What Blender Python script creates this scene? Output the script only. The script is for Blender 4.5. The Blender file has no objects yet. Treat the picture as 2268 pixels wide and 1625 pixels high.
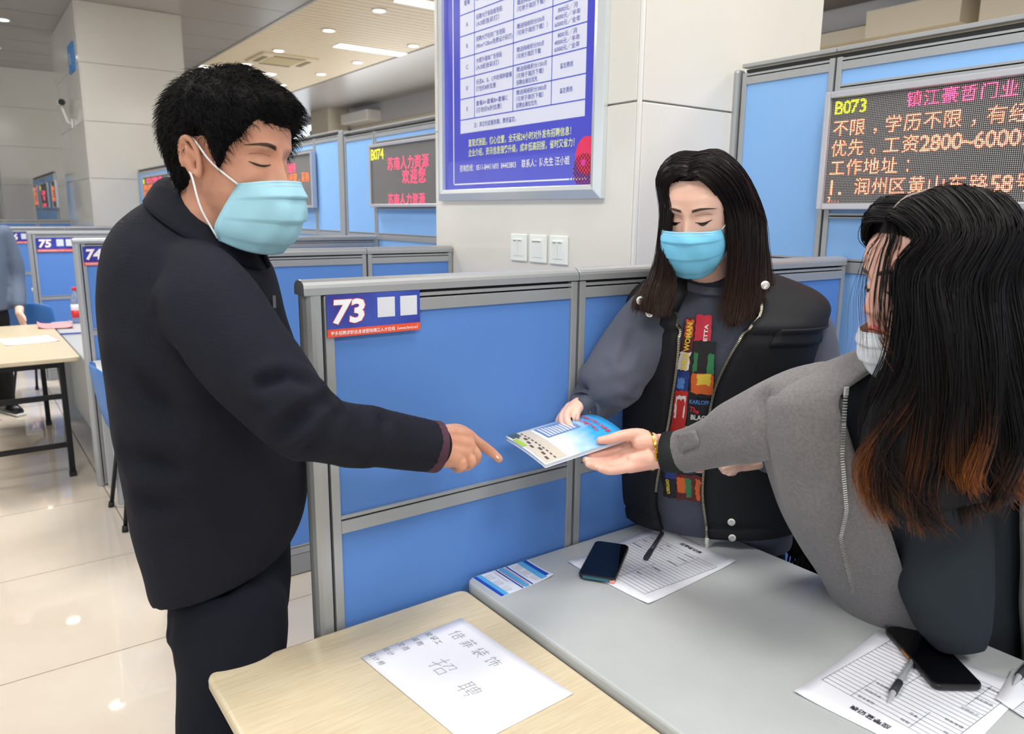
import bpy, bmesh, math, random
import numpy as np
from mathutils import Vector, Matrix

random.seed(7); np.random.seed(7)
scn = bpy.context.scene
COL = scn.collection

# ------------------------------------------------------------------ camera
CAM = np.array([-.542, -1.418, 1.589])            # eye height of the photographer, in metres
YAW, PITCH, ROLL = math.radians(36.21), math.radians(11.39), math.radians(.52)
FPX, FW, FH = 1684., 2268., 1625.
def _basis():
    c, s = math.cos(YAW), math.sin(YAW)
    turn = lambda v: np.array([v[0]*c + v[1]*s, -v[0]*s + v[1]*c, v[2]])
    w = np.array([0, math.cos(PITCH), -math.sin(PITCH)]); r = np.array([1., 0, 0]); u = np.cross(r, w)
    r2 = r*math.cos(ROLL) + u*math.sin(ROLL); u2 = -r*math.sin(ROLL) + u*math.cos(ROLL)
    return turn(r2), turn(u2), turn(w)
RGT, UPV, FWD = _basis()
def at(px, py, d):
    """the point d metres in front of the photographer that the photograph shows at px, py"""
    return CAM + d*(FWD + RGT*(px - FW/2)/FPX - UPV*(py - FH/2)/FPX)
def seen(P):
    """where the photograph shows the points P"""
    d = np.asarray(P, float) - CAM; z = d@FWD; return np.stack([FW/2 + FPX*(d@RGT)/z, FH/2 - FPX*(d@UPV)/z], -1)
cd = bpy.data.cameras.new('camera'); cam = bpy.data.objects.new('camera', cd); COL.objects.link(cam)
cd.sensor_fit = 'HORIZONTAL'; cd.sensor_width = 36.; cd.lens = FPX/FW*36.
M = Matrix.Identity(4)
for i in range(3):
    M[i][0], M[i][1], M[i][2], M[i][3] = RGT[i], UPV[i], -FWD[i], CAM[i]
cam.matrix_world = M
cd.clip_start = .05; cd.clip_end = 100
cd.dof.use_dof = True; cd.dof.focus_distance = 1.75; cd.dof.aperture_fstop = 5.6
scn.camera = cam

# ------------------------------------------------------------------ world, lamps, exposure
world = bpy.data.worlds.new('daylight'); scn.world = world; world.use_nodes = True
bg = world.node_tree.nodes['Background']; bg.inputs[0].default_value = (.93, .96, 1., 1); bg.inputs[1].default_value = .62
scn.view_settings.view_transform = 'Standard'; scn.view_settings.look = 'None'
scn.view_settings.gamma = 1.; scn.view_settings.use_curve_mapping = False
scn.view_settings.exposure = -.02
scn.cycles.use_denoising = True
scn.cycles.max_bounces = 5; scn.cycles.diffuse_bounces = 3; scn.cycles.glossy_bounces = 3
scn.cycles.use_adaptive_sampling = True; scn.cycles.adaptive_threshold = .055; scn.cycles.adaptive_min_samples = 12
LAMP_POWER = 85.
def area(name, loc, sx, sy, power, rot=(0, 0, 0), color=(1, .97, .93)):
    l = bpy.data.lights.new(name, 'AREA'); l.shape = 'RECTANGLE'; l.size = sx; l.size_y = sy; l.energy = power; l.color = color
    o = bpy.data.objects.new(name, l); o.location = loc; o.rotation_euler = rot; COL.objects.link(o); o['kind'] = 'helper'; return o
# rows of ceiling lamps over the aisle and over the booths (their tubes sit in the fittings built further down)
ZC = 4.5
for k, (lx, ly) in enumerate([(-1.6, -3.4), (-1.6, .3), (-1.6, 4.2), (1.1, -3.4), (1.0, -1.0), (-1.6, 9.), (.9, 5.2), (4.6, -1.5), (5.2, 4.)]):
    area('ceiling_lamp_light', (lx, ly, ZC - .06), 1.3, .9, LAMP_POWER*(1.9 if ly > 5 else .75 if ly == -1. else 1.))
# added area light standing in for back-window daylight, brightens the slatted bay
area('daylight_area', (8.9, 15., 2.4), 9., 2.2, 230., (math.radians(90), 0, math.radians(90)), (.95, .97, 1.))
# tall windows behind the photographer
area('daylight_area', (-4.6, -5.6, 2.1), 5., 2.8, 100., (math.radians(80), 0, math.radians(-40)), (.92, .96, 1.))

# ------------------------------------------------------------------ materials
MATS = {}
def lin(c):
    return tuple((x/12.92 if x <= .04045 else ((x + .055)/1.055)**2.4) for x in [v/255. for v in c])
def mat(name, rgb, rough=.5, metal=0., spec=.5, bump=None, vary=None, coat=0., sheen=0., emit=None, trans=0., sss=0.):
    """rgb is the sRGB look of the surface; bump=(scale,strength[,kind]); vary=(scale, rgb2, amount)"""
    if name in MATS: return MATS[name]
    m = bpy.data.materials.new(name); m.use_nodes = True; nt = m.node_tree; N = nt.nodes; L = nt.links
    b = N['Principled BSDF']
    b.inputs['Base Color'].default_value = (*lin(rgb), 1); b.inputs['Roughness'].default_value = rough
    b.inputs['Metallic'].default_value = metal; b.inputs['Specular IOR Level'].default_value = spec
    b.inputs['Coat Weight'].default_value = coat; b.inputs['Sheen Weight'].default_value = sheen
    if trans: b.inputs['Transmission Weight'].default_value = trans
    if sss:
        b.inputs['Subsurface Weight'].default_value = sss; b.inputs['Subsurface Radius'].default_value = (.012, .005, .003)
        b.inputs['Subsurface Scale'].default_value = 1.
    if emit:
        b.inputs['Emission Color'].default_value = (*lin(emit[0]), 1); b.inputs['Emission Strength'].default_value = emit[1]
    tc = N.new('ShaderNodeTexCoord')
    if vary:
        nz = N.new('ShaderNodeTexNoise'); nz.inputs['Scale'].default_value = vary[0]; nz.inputs['Detail'].default_value = 5
        mp = N.new('ShaderNodeMapping'); L.new(tc.outputs['Object'], mp.inputs[0])
        if len(vary) > 3: mp.inputs['Scale'].default_value = vary[3]
        L.new(mp.outputs[0], nz.inputs['Vector'])
        rp = N.new('ShaderNodeValToRGB'); rp.color_ramp.elements[0].position = .5 - .5*vary[2]*.6; rp.color_ramp.elements[1].position = .5 + .5*vary[2]*.6 if vary[2] < 1 else .8
        rp.color_ramp.elements[0].position = .35; rp.color_ramp.elements[1].position = .68
        rp.color_ramp.elements[0].color = (*lin(rgb), 1); rp.color_ramp.elements[1].color = (*lin(vary[1]), 1)
        L.new(nz.outputs['Fac'], rp.inputs[0]); L.new(rp.outputs[0], b.inputs['Base Color'])
    if bump:
        kind = bump[2] if len(bump) > 2 else 'noise'
        if kind == 'noise':
            t = N.new('ShaderNodeTexNoise'); t.inputs['Scale'].default_value = bump[0]; t.inputs['Detail'].default_value = 4; out = t.outputs['Fac']
        else:
            t = N.new('ShaderNodeTexWave'); t.inputs['Scale'].default_value = bump[0]; t.bands_direction = kind; t.inputs['Distortion'].default_value = .3; out = t.outputs['Fac']
        L.new(tc.outputs['Object'], t.inputs['Vector'])
        bp = N.new('ShaderNodeBump'); bp.inputs['Strength'].default_value = bump[1]; bp.inputs['Distance'].default_value = .002
        L.new(out, bp.inputs['Height']); L.new(bp.outputs[0], b.inputs['Normal'])
    MATS[name] = m; return m

# ------------------------------------------------------------------ mesh helpers
class MB:
    """collects geometry that becomes one mesh"""
    def __init__(s): s.v = []; s.f = []
    def add(s, vs, fs):
        o = len(s.v); s.v += [tuple(map(float, p)) for p in vs]; s.f += [tuple(i + o for i in f) for f in fs]; return s
    def box(s, x0, x1, y0, y1, z0, z1):
        vs = [(x, y, z) for z in (z0, z1) for y in (y0, y1) for x in (x0, x1)]
        return s.add(vs, [(0, 2, 3, 1), (4, 5, 7, 6), (0, 1, 5, 4), (2, 6, 7, 3), (0, 4, 6, 2), (1, 3, 7, 5)])
    def obox(s, c, ax, ay, az):
        c, ax, ay, az = map(np.asarray, (c, ax, ay, az))
        vs = [c + ax*i + ay*j + az*k for k in (-1, 1) for j in (-1, 1) for i in (-1, 1)]
        return s.add(vs, [(0, 2, 3, 1), (4, 5, 7, 6), (0, 1, 5, 4), (2, 6, 7, 3), (0, 4, 6, 2), (1, 3, 7, 5)])
    def rings(s, R, cap=True, closed=True):
        """loft over rings (each an (n,3) array)"""
        n = len(R[0]); vs = [p for r in R for p in r]; fs = []
        for i in range(len(R) - 1):
            for j in range(n if closed else n - 1):
                a, b = i*n + j, i*n + (j + 1) % n
                fs.append((a, b, b + n, a + n))
        if cap and closed:
            k = len(vs); vs += [np.mean(R[0], axis=0), np.mean(R[-1], axis=0)]
            m = (len(R) - 1)*n
            for j in range(n):
                fs.append((k, (j + 1) % n, j)); fs.append((k + 1, m + j, m + (j + 1) % n))
        return s.add(vs, fs)
    def tube(s, pts, rad, n=8, cap=True, flat=1., ref=None):
        """a round (or flattened) bar along a polyline"""
        P = [np.asarray(p, float) for p in pts]; rad = rad if hasattr(rad, '__len__') else [rad]*len(P)
        R = []; u = None
        for i, p in enumerate(P):
            t = P[min(i + 1, len(P) - 1)] - P[max(i - 1, 0)]; t = t/(np.linalg.norm(t) + 1e-12)
            if u is None:
                h = np.asarray(ref, float) if ref is not None else (np.array([0, 0, 1.]) if abs(t[2]) < .9 else np.array([1., 0, 0]))
            else: h = u
            u = h - t*(h@t); u = u/(np.linalg.norm(u) + 1e-12); w = np.cross(t, u)
            a = np.linspace(0, 2*math.pi, n, endpoint=False)
            R.append(p + rad[i]*(np.outer(np.cos(a), u) + flat*np.outer(np.sin(a), w)))
        return s.rings(R, cap)
    def grid(s, G):
        """open sheet over a rectangular array of points"""
        G = np.asarray(G, float); a, b = G.shape[:2]
        return s.add(G.reshape(-1, 3), [(i*b + j, i*b + j + 1, (i + 1)*b + j + 1, (i + 1)*b + j) for i in range(a - 1) for j in range(b - 1)])
    def prism(s, poly, o, ex, ey, ez, h):
        """polygon in the ex,ey plane at o, pulled h along ez"""
        o, ex, ey, ez = [np.asarray(q, float) for q in (o, ex, ey, ez)]; n = len(poly)
        lo = [o + ex*x + ey*y for x, y in poly]; hi = [p + ez*h for p in lo]
        return s.add(lo + hi, [tuple(range(n))[::-1], tuple(range(n, 2*n))] + [(i, (i + 1) % n, n + (i + 1) % n, n + i) for i in range(n)])
    def mesh(s, name):
        m = bpy.data.meshes.new(name); m.from_pydata(s.v, [], s.f); m.update(); return m
    def build(s, name, material, parent=None, smooth=False, bevel=0., solid=0., subsurf=0):
        return link(name, s.mesh(name), material, parent, smooth, bevel, solid, subsurf)
def link(name, me, material, parent=None, smooth=False, bevel=0., solid=0., subsurf=0, fix=True):
    if fix:
        bm = bmesh.new(); bm.from_mesh(me); bmesh.ops.recalc_face_normals(bm, faces=bm.faces); bm.to_mesh(me); bm.free()
    if material is not None: me.materials.clear(); me.materials.append(material)
    if smooth: me.polygons.foreach_set('use_smooth', [True]*len(me.polygons))
    o = bpy.data.objects.new(name, me); COL.objects.link(o)
    if parent is not None: o.parent = parent
    if bevel:
        b = o.modifiers.new('edge', 'BEVEL'); b.width = bevel; b.segments = 2; b.limit_method = 'ANGLE'; b.angle_limit = math.radians(40)
    if solid:
        q = o.modifiers.new('thickness', 'SOLIDIFY'); q.thickness = solid; q.offset = 0
    if subsurf:
        q = o.modifiers.new('smooth', 'SUBSURF'); q.levels = subsurf; q.render_levels = subsurf
    return o
def tag(o, label=None, cat=None, group=None, kind=None):
    for k, v in (('label', label), ('category', cat), ('group', group), ('kind', kind)):
        if v: o[k] = v
    return o
def empty(name, loc=(0, 0, 0), rz=0., label=None, cat=None, group=None, kind=None):
    o = bpy.data.objects.new(name, None); o.location = loc; o.rotation_euler = (0, 0, rz); o.empty_display_size = .05
    COL.objects.link(o); return tag(o, label, cat, group, kind)
def copy_tree(o, parent=None):
    kids = list(o.children); c = o.copy(); COL.objects.link(c); c.parent = parent
    for k in kids: copy_tree(k, c)
    return c
_tc = {}
def text(mb, body, o, ex, ey, size, align='LEFT', fit=None, bold=0., shear=0., lift=.0006, nz=None, valign='MIDDLE'):
    """flat lettering in mb: origin o, reading direction ex, letter-up ey; fit = width the line is pressed into"""
    key = (body, bold, shear)
    if key not in _tc:
        c = bpy.data.curves.new('lettering', 'FONT'); c.body = body; c.resolution_u = 2; c.size = 1; c.offset = bold; c.shear = shear
        t = bpy.data.objects.new('lettering', c); COL.objects.link(t)
        dg = bpy.context.evaluated_depsgraph_get(); me = bpy.data.meshes.new_from_object(t.evaluated_get(dg))
        V = np.array([v.co[:2] for v in me.vertices]).reshape(-1, 2); F_ = [tuple(p.vertices) for p in me.polygons]
        bpy.data.objects.remove(t); bpy.data.curves.remove(c); bpy.data.meshes.remove(me)
        _tc[key] = (V, F_)
    V, F_ = _tc[key]
    if not len(V): return
    x0, x1 = V[:, 0].min(), V[:, 0].max(); sx = size
    if fit: sx = fit/(x1 - x0)
    X = (V[:, 0] - x0)*sx; w = (x1 - x0)*sx
    if align == 'CENTER': X = X - w/2
    if align == 'RIGHT': X = X - w
    Y = (V[:, 1] - (.36 if valign == 'MIDDLE' else 0))*size
    o, ex, ey = [np.asarray(q, float) for q in (o, ex, ey)]
    n = np.cross(ex, ey)
    mb.add(o + np.outer(X, ex) + np.outer(Y, ey) + n*lift, F_)
def quad(mb, o, ex, ey, x0, x1, y0, y1, lift=.0003):
    o, ex, ey = [np.asarray(q, float) for q in (o, ex, ey)]; n = np.cross(ex, ey)
    mb.add([o + ex*x + ey*y + n*lift for x, y in ((x0, y0), (x1, y0), (x1, y1), (x0, y1))], [(0, 1, 2, 3)])
X_, Y_, Z_ = np.eye(3)
# ================================================================== THE SETTING
m_grout = mat('floor grout', (138, 126, 108), .8)
m_tile = mat('polished beige floor tile', (219, 208, 192), .035, spec=.45, vary=(2.2, (211, 198, 180), .8))
m_stone = mat('cream stone cladding', (226, 224, 217), .14, spec=.5, vary=(.8, (221, 217, 208), .6))
m_joint = mat('stone joint', (176, 172, 164), .7)
m_soffit = mat('grey glossy ceiling panel', (172, 169, 167), .28, spec=.5)
m_slat = mat('beige ceiling slat', (238, 222, 192), .5)
m_dark = mat('dark gap', (60, 56, 50), .8)
m_lampw = mat('lit lamp diffuser', (255, 255, 255), .5, emit=((255, 250, 240), 5.))
m_cream = mat('cream wall paint', (226, 216, 196), .7)
m_wallw = mat('pale grey wall paint', (200, 198, 202), .7)
m_day = mat('daylight behind frosted glass', (240, 246, 255), .4, emit=((236, 245, 255), 1.6))

# floor: a grout bed with one object for each tile the photograph can show
TS = .868
fl = tag(MB().box(-16, 11, -10, 34, -.05, -.004).build('floor', m_grout), 'polished beige tile floor of the hall', 'floor', kind='structure')
tm = MB().box(.003, TS - .003, .003, TS - .003, -.004, 0).mesh('tile'); first = None
for i in range(-3, 4):
    for j in range(-1, 13):
        o = link('tile', tm, m_tile, fl, fix=False) if first is None else first.copy()
        if first is None: first = o
        else: COL.objects.link(o)
        o.location = (.03 + i*TS, -.26 + j*TS, 0)
far = MB()
def _fill(x0, x1, y0, y1):
    i = x0
    while i < x1 - .01:
        far.box(i + .0025, min(i + 4*TS, x1) - .0025, y0 + .0025, y1 - .0025, -.004, 0); i += 4*TS
_fill(-16, .03 - 3*TS, -10, 34); _fill(.03 + 4*TS, 11, -10, 34)
_fill(.03 - 3*TS, .03 + 4*TS, -10, -.26 - TS); _fill(.03 - 3*TS, .03 + 4*TS, -.26 + 13*TS, 34)
far.build('tile_field', m_tile, fl)

# ceiling: grey soffit over the aisle and the booths, a slatted beige bay behind them, grey again to the back wall
BX0, BX1 = 3.95, 6.75
cl = tag(MB().box(-16, BX0, -10, 34, ZC, ZC + .1).box(BX1, 11, -10, 34, ZC, ZC + .1).box(BX0, BX1, -10, 34, ZC + .06, ZC + .1).build('ceiling', m_soffit),
         'grey glossy ceiling with a beige slatted bay and small downlights', 'ceiling', kind='structure')
seam = MB()
for y in np.arange(-4, 20, 1.2): seam.box(-6, BX0, y, y + .006, ZC - .001, ZC + .01)
seam.build('panel_seam', m_dark, cl)
sm = MB().box(BX0 + .01, BX1 - .01, 0, .155, ZC + .005, ZC + .05).mesh('slat'); first = None
for y in np.arange(5.2, 19.5, .175):
    o = link('slat', sm, m_slat, cl, fix=False) if first is None else first.copy()
    if first is None: first = o
    else: COL.objects.link(o)
    o.location = (0, y, 0)
tag(MB().box(BX0, BX1, 19.6, 34, ZC + .005, ZC + .05).box(BX0, BX1, -10, 5.1, ZC + .005, ZC + .05).build('slat_field', m_slat, cl), kind='stuff')
for x in (BX0, BX1): MB().box(x - .02, x + .02, -10, 34, ZC - .012, ZC + .06).build('edge_trim', m_soffit, cl)

# downlights in the slatted bay and over the aisle
m_trimw = mat('white lamp trim', (250, 248, 242), .4)
def downlight(x, y, label, grp):
    e = empty('downlight', (x, y, ZC), 0, label, 'downlight', grp)
    a = np.linspace(0, 2*math.pi, 20, endpoint=False); c = np.stack([np.cos(a), np.sin(a), 0*a], 1)
    MB().rings([c*.115 + [0, 0, .004], c*.115 - [0, 0, .012], c*.088 - [0, 0, .012], c*.085 + [0, 0, .004]], cap=False).build('trim_ring', m_trimw, e, smooth=True)
    MB().rings([c*.086 - [0, 0, .001], c*.086 - [0, 0, .008]]).build('lens', mat('lit downlight', (255, 255, 255), .5, emit=((255, 248, 232), 14.)), e)
K = (ZC - CAM[2])/(4. - CAM[2])
for x, y in [(3.986, 7.568), (3.91, 8.932), (5.283, 9.062), (3.832, 10.668), (5.18, 10.761), (3.786, 12.083), (5.131, 12.177), (3.67, 13.718), (3.596, 15.075), (4.993, 13.793)]:
    downlight(CAM[0] + (x - CAM[0])*K, CAM[1] + (y - CAM[1])*K, 'round white downlight recessed in the beige slatted ceiling bay', 'downlights in the slatted ceiling')
for x, y in [(.34, 10.95), (.52, 8.35), (.5, 13.6), (.5, 16.2), (-1.4, 8.4), (-1.4, 11.), (-1.4, 13.6)]:
    downlight(x, y, 'round downlight in the grey glossy ceiling over the aisle', 'downlights over the aisle')
# long lamp strips set across the slats
for x0, x1, y in [(3.99, 5.55, 15.75), (5.38, 6.73, 12.05), (4.85, 6.3, 8.7)]:
    e = empty('strip_light', ((x0 + x1)/2, y, ZC), 0, ['long white strip light by the pillar, deepest in the slatted ceiling', 'long white strip light in the middle of the slatted ceiling', 'long white strip light in the slatted ceiling, above the poster pillar'][0 if y > 15 else 1 if y > 10 else 2], 'strip light', 'strip lights in the slatted ceiling')
    h = (x1 - x0)/2
    MB().box(-h, h, -.17, .17, -.004, .04).build('housing', m_trimw, e); MB().box(-h + .015, h - .015, -.15, .15, -.010, -.004).build('diffuser', m_lampw, e)
# ceiling air conditioner
e = empty('ceiling_air_conditioner', (5.1, 14.0, ZC), 0, 'beige square cassette air conditioner set in the slatted ceiling', 'air conditioner')
m_ac = mat('ivory plastic', (236, 222, 190), .5)
MB().box(-.55, .55, -.55, .55, -.03, .02).build('panel', m_ac, e, bevel=.02)
MB().box(-.3, .3, -.3, .3, -.036, -.03).build('grille', mat('ochre grille', (206, 188, 140), .6), e)
for sx, sy in ((0, 1), (0, -1), (1, 0), (-1, 0)):
    MB().box(sx*.43 - (.05 if sx else .3), sx*.43 + (.05 if sx else .3), sy*.43 - (.05 if sy else .3), sy*.43 + (.05 if sy else .3), -.038, -.029).build('louvre', mat('brown louvre', (150, 132, 100), .6), e)
# the lamp fittings that carry the lights over the aisle and the booths (out of the picture, seen in reflections)
for lx, ly in [(-1.6, -3.4), (-1.6, .3), (-1.6, 4.2), (1.1, -3.4), (1.0, -1.0), (-1.6, 9.), (.9, 5.2), (4.6, -1.5), (5.2, 4.)]:
    MB().box(lx - .7, lx + .7, ly - .5, ly + .5, ZC - .03, ZC).build('lamp_fitting', m_trimw, cl)

# back wall of the hall with windows and boxed beams
wb = tag(MB().box(9.3, 9.5, -10, 34, 0, ZC).build('wall_back', m_cream), 'cream back wall of the hall behind the booths', 'wall', kind='structure')
MB().box(9.22, 9.3, -10, 34, 4.0, ZC).build('wall_band', m_wallw, wb)
MB().box(8.7, 9.3, -10, 9., 4.27, ZC).build('dropped_soffit', mat('dark soffit', (112, 106, 104), .5), wb)
for y0, y1, z0 in ((2.95, 4.05, 3.72), (-6, 2.75, 3.55)): MB().box(8.75, 9.3, y0, y1, z0, 4.03).build('boxed_beam', m_cream, wb)
MB().box(9.1, 9.3, 4.05, 9., 3.8, 3.96).build('cornice', m_cream, wb)
MB().box(9.2, 9.3, 21.5, 27., 1.0, 4.32).build('window_pane', m_day, wb)
MB().box(9.1, 9.2, 21.9, 22.8, 3.3, 4.12).build('window_blind', mat('grey blind', (176, 176, 170), .8), wb)
MB().box(8.6, 9.2, 20.1, 21.4, 0, ZC).build('pier', m_cream, wb)
# white wall-mounted unit seen over booth 74
MB().box(8.8, 9.25, 18.0, 19.7, 4.02, 4.3).build('wall_unit', mat('white plastic', (244, 242, 238), .4), wb, bevel=.03)
# far end and the window side of the hall
we = tag(MB().box(-16, 11, 34, 34.2, 0, ZC).build('wall_far', m_stone), 'pale wall at the far end of the hall', 'wall', kind='structure')
wl = tag(MB().box(-16.2, -16, -10, 34, 0, .9).box(-16.2, -16, -10, 34, 3.9, ZC).build('wall_left', m_cream), 'window wall beyond the aisle', 'wall', kind='structure')
for y in np.arange(-10, 34, 3.4): MB().box(-16.15, -16.05, y, y + .12, .9, 3.9).build('mullion', mat('white frame', (235, 235, 232), .5), wl)
MB().box(-16.12, -16.08, -10, 34, .9, 3.9).build('window_pane', m_day, wl)

# stone-clad columns; every slab is its own piece
def column(x0, x1, y0, y1, seams, label, verts=()):
    c = tag(MB().box(x0 + .012, x1 - .012, y0 + .012, y1 - .012, 0, ZC).build('column', m_joint), label, 'column', kind='structure')
    zs = [0] + list(seams) + [ZC]; g = .003
    for za, zb in zip(zs[:-1], zs[1:]):
        MB().box(x0, x0 + .03, y0 + .016, y1 - .016, za + g, zb - g).build('slab', m_stone, c, bevel=.002)
        MB().box(x0 + .016, x1 - .016, y0, y0 + .03, za + g, zb - g).build('slab', m_stone, c, bevel=.002)
        MB().box(x1 - .03, x1, y0 + .016, y1 - .016, za + g, zb - g).build('slab', m_stone, c)
        MB().box(x0 + .016, x1 - .016, y1 - .03, y1, za + g, zb - g).build('slab', m_stone, c)
    MB().box(x0 + .002, x0 + .014, y0 + .002, y0 + .014, 0, ZC).build('corner_strip', mat('white corner strip', (230, 230, 226), .4), c)
    return c
column(1.375, 2.40, .49, 1.85, (.98, 1.965, 2.94, 3.9), 'cream stone-clad pillar behind partition 73 carrying the framed poster')
column(1.225, 2.67, 11.56, 14.4, (.5, 1.25, 2.05, 2.86, 3.67), 'cream stone-clad pillar with a blue sign and a camera beyond the man')
column(.48, 2.3, 18.4, 19.7, (.5, 1.3, 2.1, 2.9, 3.7), 'cream stone-clad pillar deepest down the aisle')
# blue plate and bullet camera on the aisle face of the second pillar
e = empty('wall_sign', (1.215, 12.15, 3.8), 0, 'small blue square sign high on the second pillar', 'sign')
MB().box(-.012, .008, -.26, .26, -.2, .2).build('plate', mat('sky blue plate', (54, 138, 214), .4), e, bevel=.004)
q = MB(); text(q, 'B', (-.0125, .1, 0), -Y_, Z_, .22); q.build('lettering', mat('white print', (240, 242, 246), .5), e)
e = empty('security_camera', (1.21, 12.7, 3.2), 0, 'white bullet security camera on a bracket below the blue sign', 'camera')
mw = mat('white enamel', (235, 233, 226), .35)
MB().tube([(0, 0, -.3), (-.06, 0, -.26), (-.1, 0, -.12), (-.12, 0, 0)], .022, 8).build('bracket', mw, e, smooth=True)
MB().tube([(-.12, .12, .02), (-.14, -.2, .0)], .055, 12).build('housing', mw, e, smooth=True)
MB().tube([(-.14, -.2, .0), (-.142, -.215, -.001)], .05, 12).build('lens', mat('black glass', (20, 20, 22), .1), e)
MB().box(-.015, .01, -.05, .05, -.36, -.22).build('base_plate', mw, e, bevel=.004)
# ================================================================== BOOTH PARTITIONS
m_alu = mat('grey anodised aluminium', (166, 169, 171), .34, metal=.35, spec=.5)
m_slot = mat('black slot', (34, 36, 38), .7)
m_blue = mat('blue laminate panel', (88, 134, 204), .5, spec=.35, bump=(900, .12))
m_sky = mat('lighter blue panel', (134, 182, 236), .5, spec=.35, bump=(900, .12))  # booth walls take a lighter blue than the partitions
m_kick = mat('grey kick plate', (150, 153, 155), .45, metal=.2)
def partition(name, loc, rz, length, height, joints, rails, label, t=.05, endpost=True, round_cap=True, kick=True, solid_rows=None, skip=(), group=None, z0=0.):
    """framed modular screen running along its local x; joints = positions of the stiles, rails = {module: [(z, h)]}"""
    e = empty(name, loc, rz, label, 'partition', group)
    h = t/2; xs = [0.] + list(joints) + [length]
    MB().box(.012, length - .012, -h*.45, h*.45, z0 + .02, height - .02).build('core', m_slot, e)
    if endpost:
        a = np.linspace(-math.pi/2, math.pi/2, 9)
        prof = [(.022 - .022*math.cos(q), h*math.sin(q)) for q in a] + [(.034, h), (.034, -h)]
        MB().prism([(x, -y) for x, y in prof], (0, 0, z0), X_, Y_, Z_, height - z0 - .012).build('post', m_alu, e, bevel=.0015)
    for k in range(len(xs) - 1):
        a, b = xs[k], xs[k + 1]
        if k in skip: continue
        a2 = a + (.04 if (k == 0 and endpost) else .004); b2 = b - .004; sw = .019
        # cap
        if round_cap:
            q = np.linspace(0, math.pi, 9); prof = [(h*1.04*math.cos(v), .016*math.sin(v)) for v in q] + [(-h*1.04, -.014), (h*1.04, -.014)]
            MB().prism(prof, (a + (.0 if k == 0 else .001), 0, height - .016), Y_, Z_, X_, b - a - .002).build('top_cap', m_alu, e, bevel=.001)
        else: MB().box(a + .001, b - .001, -h, h, height - .014, height).build('top_cap', m_alu, e, bevel=.002)
        for x0 in (a2, b2 - sw): MB().box(x0, x0 + sw, -h*.96, h*.96, z0 + .01, height - .032).build('stile', m_alu, e, bevel=.0015)
        L, R = a2 + sw, b2 - sw
        rl = [(height - .036, .026)] + list(rails.get(k, [])) + [(z0 + (.14 if kick else .03), .03)]
        for z, hh in rl:   # z = top of the rail: a thin lip, a slot, then the flat
            MB().box(L, R, -h*.94, h*.94, z - .007, z).build('rail', m_alu, e); MB().box(L, R, -h*.94, h*.94, z - .007 - .004 - hh, z - .011).build('rail', m_alu, e, bevel=.001)
        for (z, hh), (zn, hn) in zip(rl[:-1], rl[1:]):
            MB().box(L, R, -h*.72, h*.72, zn, z - .011 - hh).build('panel', m_sky if name == 'booth_wall' else m_blue, e)
        if kick:
            MB().box(L, R, -h*.9, h*.9, z0 + .006, z0 + .096).build('kick_plate', m_kick, e, bevel=.001)
            w = MB()
            cx = R - .28
            for sy in (-1, 1):
                for x0, x1, za, zb in ((cx, cx + .16, .028, .030), (cx, cx + .16, .078, .080), (cx, cx + .002, .028, .080), (cx + .158, cx + .16, .028, .080), (cx, cx + .012, .05, .058), (cx + .148, cx + .16, .05, .058)):
                    w.box(x0, x1, sy*h*.9 - .0008, sy*h*.9 + .0008, z0 + za, z0 + zb)
            if R - L > .35: w.build('outlet_cover', m_slot, e)
    return e
NP = [(.975, .028)]
p73 = partition('cubicle_partition', (-.012, 0, 0), 0, 1.86, 1.462, (.69,), {0: NP, 1: NP}, 'blue panel partition in a grey metal frame carrying the number 73')
p7x = partition('cubicle_partition', (0, 1.70, 0), 0, 1.37, 1.44, (.93,), {0: [], 1: []}, 'blue panel partition standing between partition 73 and partition 74')
p74 = partition('cubicle_partition', (0, 3.44, 0), 0, 1.84, 1.435, (.72,), {0: [(.93, .028)], 1: [(.93, .028)]}, 'blue panel partition in a grey frame carrying the number 74')
p75 = partition('cubicle_partition', (.03, 6.88, 0), 0, 1.82, 1.395, (.72,), {0: [(.80, .028)], 1: [(.80, .028)]}, 'blue panel partition in a grey frame carrying the number 75')
p76 = partition('cubicle_partition', (0, 10.3, 0), 0, 1.85, 1.375, (.72,), {0: [(.80, .028)], 1: [(.80, .028)]}, 'blue panel partition in a grey frame carrying the number 76')
p77 = partition('cubicle_partition', (-.03, 13.7, 0), 0, 1.2, 1.43, (.7,), {0: [(.9, .028)]}, 'grey framed partition standing just beyond partition 76')

# tall booth walls (they run along the booths, local x points to -y)
RZ = -math.pi/2
WT = [(1.452, .036)]
w73 = partition('booth_wall', (1.885, .46, 0), RZ, 3.4, 2.13, (.372, 1.62, 2.0), {0: WT, 1: [(2.012, .02), (1.60, .006), (1.452, .036)], 2: WT, 3: WT},
                'tall blue booth wall behind the two women carrying a red text display', endpost=False, round_cap=False, t=.05)
MB().box(-.075, -.008, -.03, .03, 0, 2.115).build('end_channel', m_alu, w73, bevel=.012)
w74 = partition('booth_wall', (1.885, 3.97, 0), RZ, 2.1, 2.16, (.49, 1.72), {0: WT, 1: [(2.06, .02), (1.63, .006), (1.452, .036)], 2: WT},
                'tall blue booth wall carrying the display that reads B074', endpost=False, round_cap=False)
MB().box(-.075, -.008, -.035, .035, 0, 2.175).build('end_channel', m_alu, w74, bevel=.01)
w75 = partition('booth_wall', (1.885, 7.0, 0), RZ, 2.94, 2.185, (1.2, 2.46), {0: WT, 1: [(2.08, .02), (1.63, .006), (1.452, .036)], 2: WT},
                'tall blue booth wall half hidden behind the masked man', endpost=False, round_cap=False)
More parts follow.
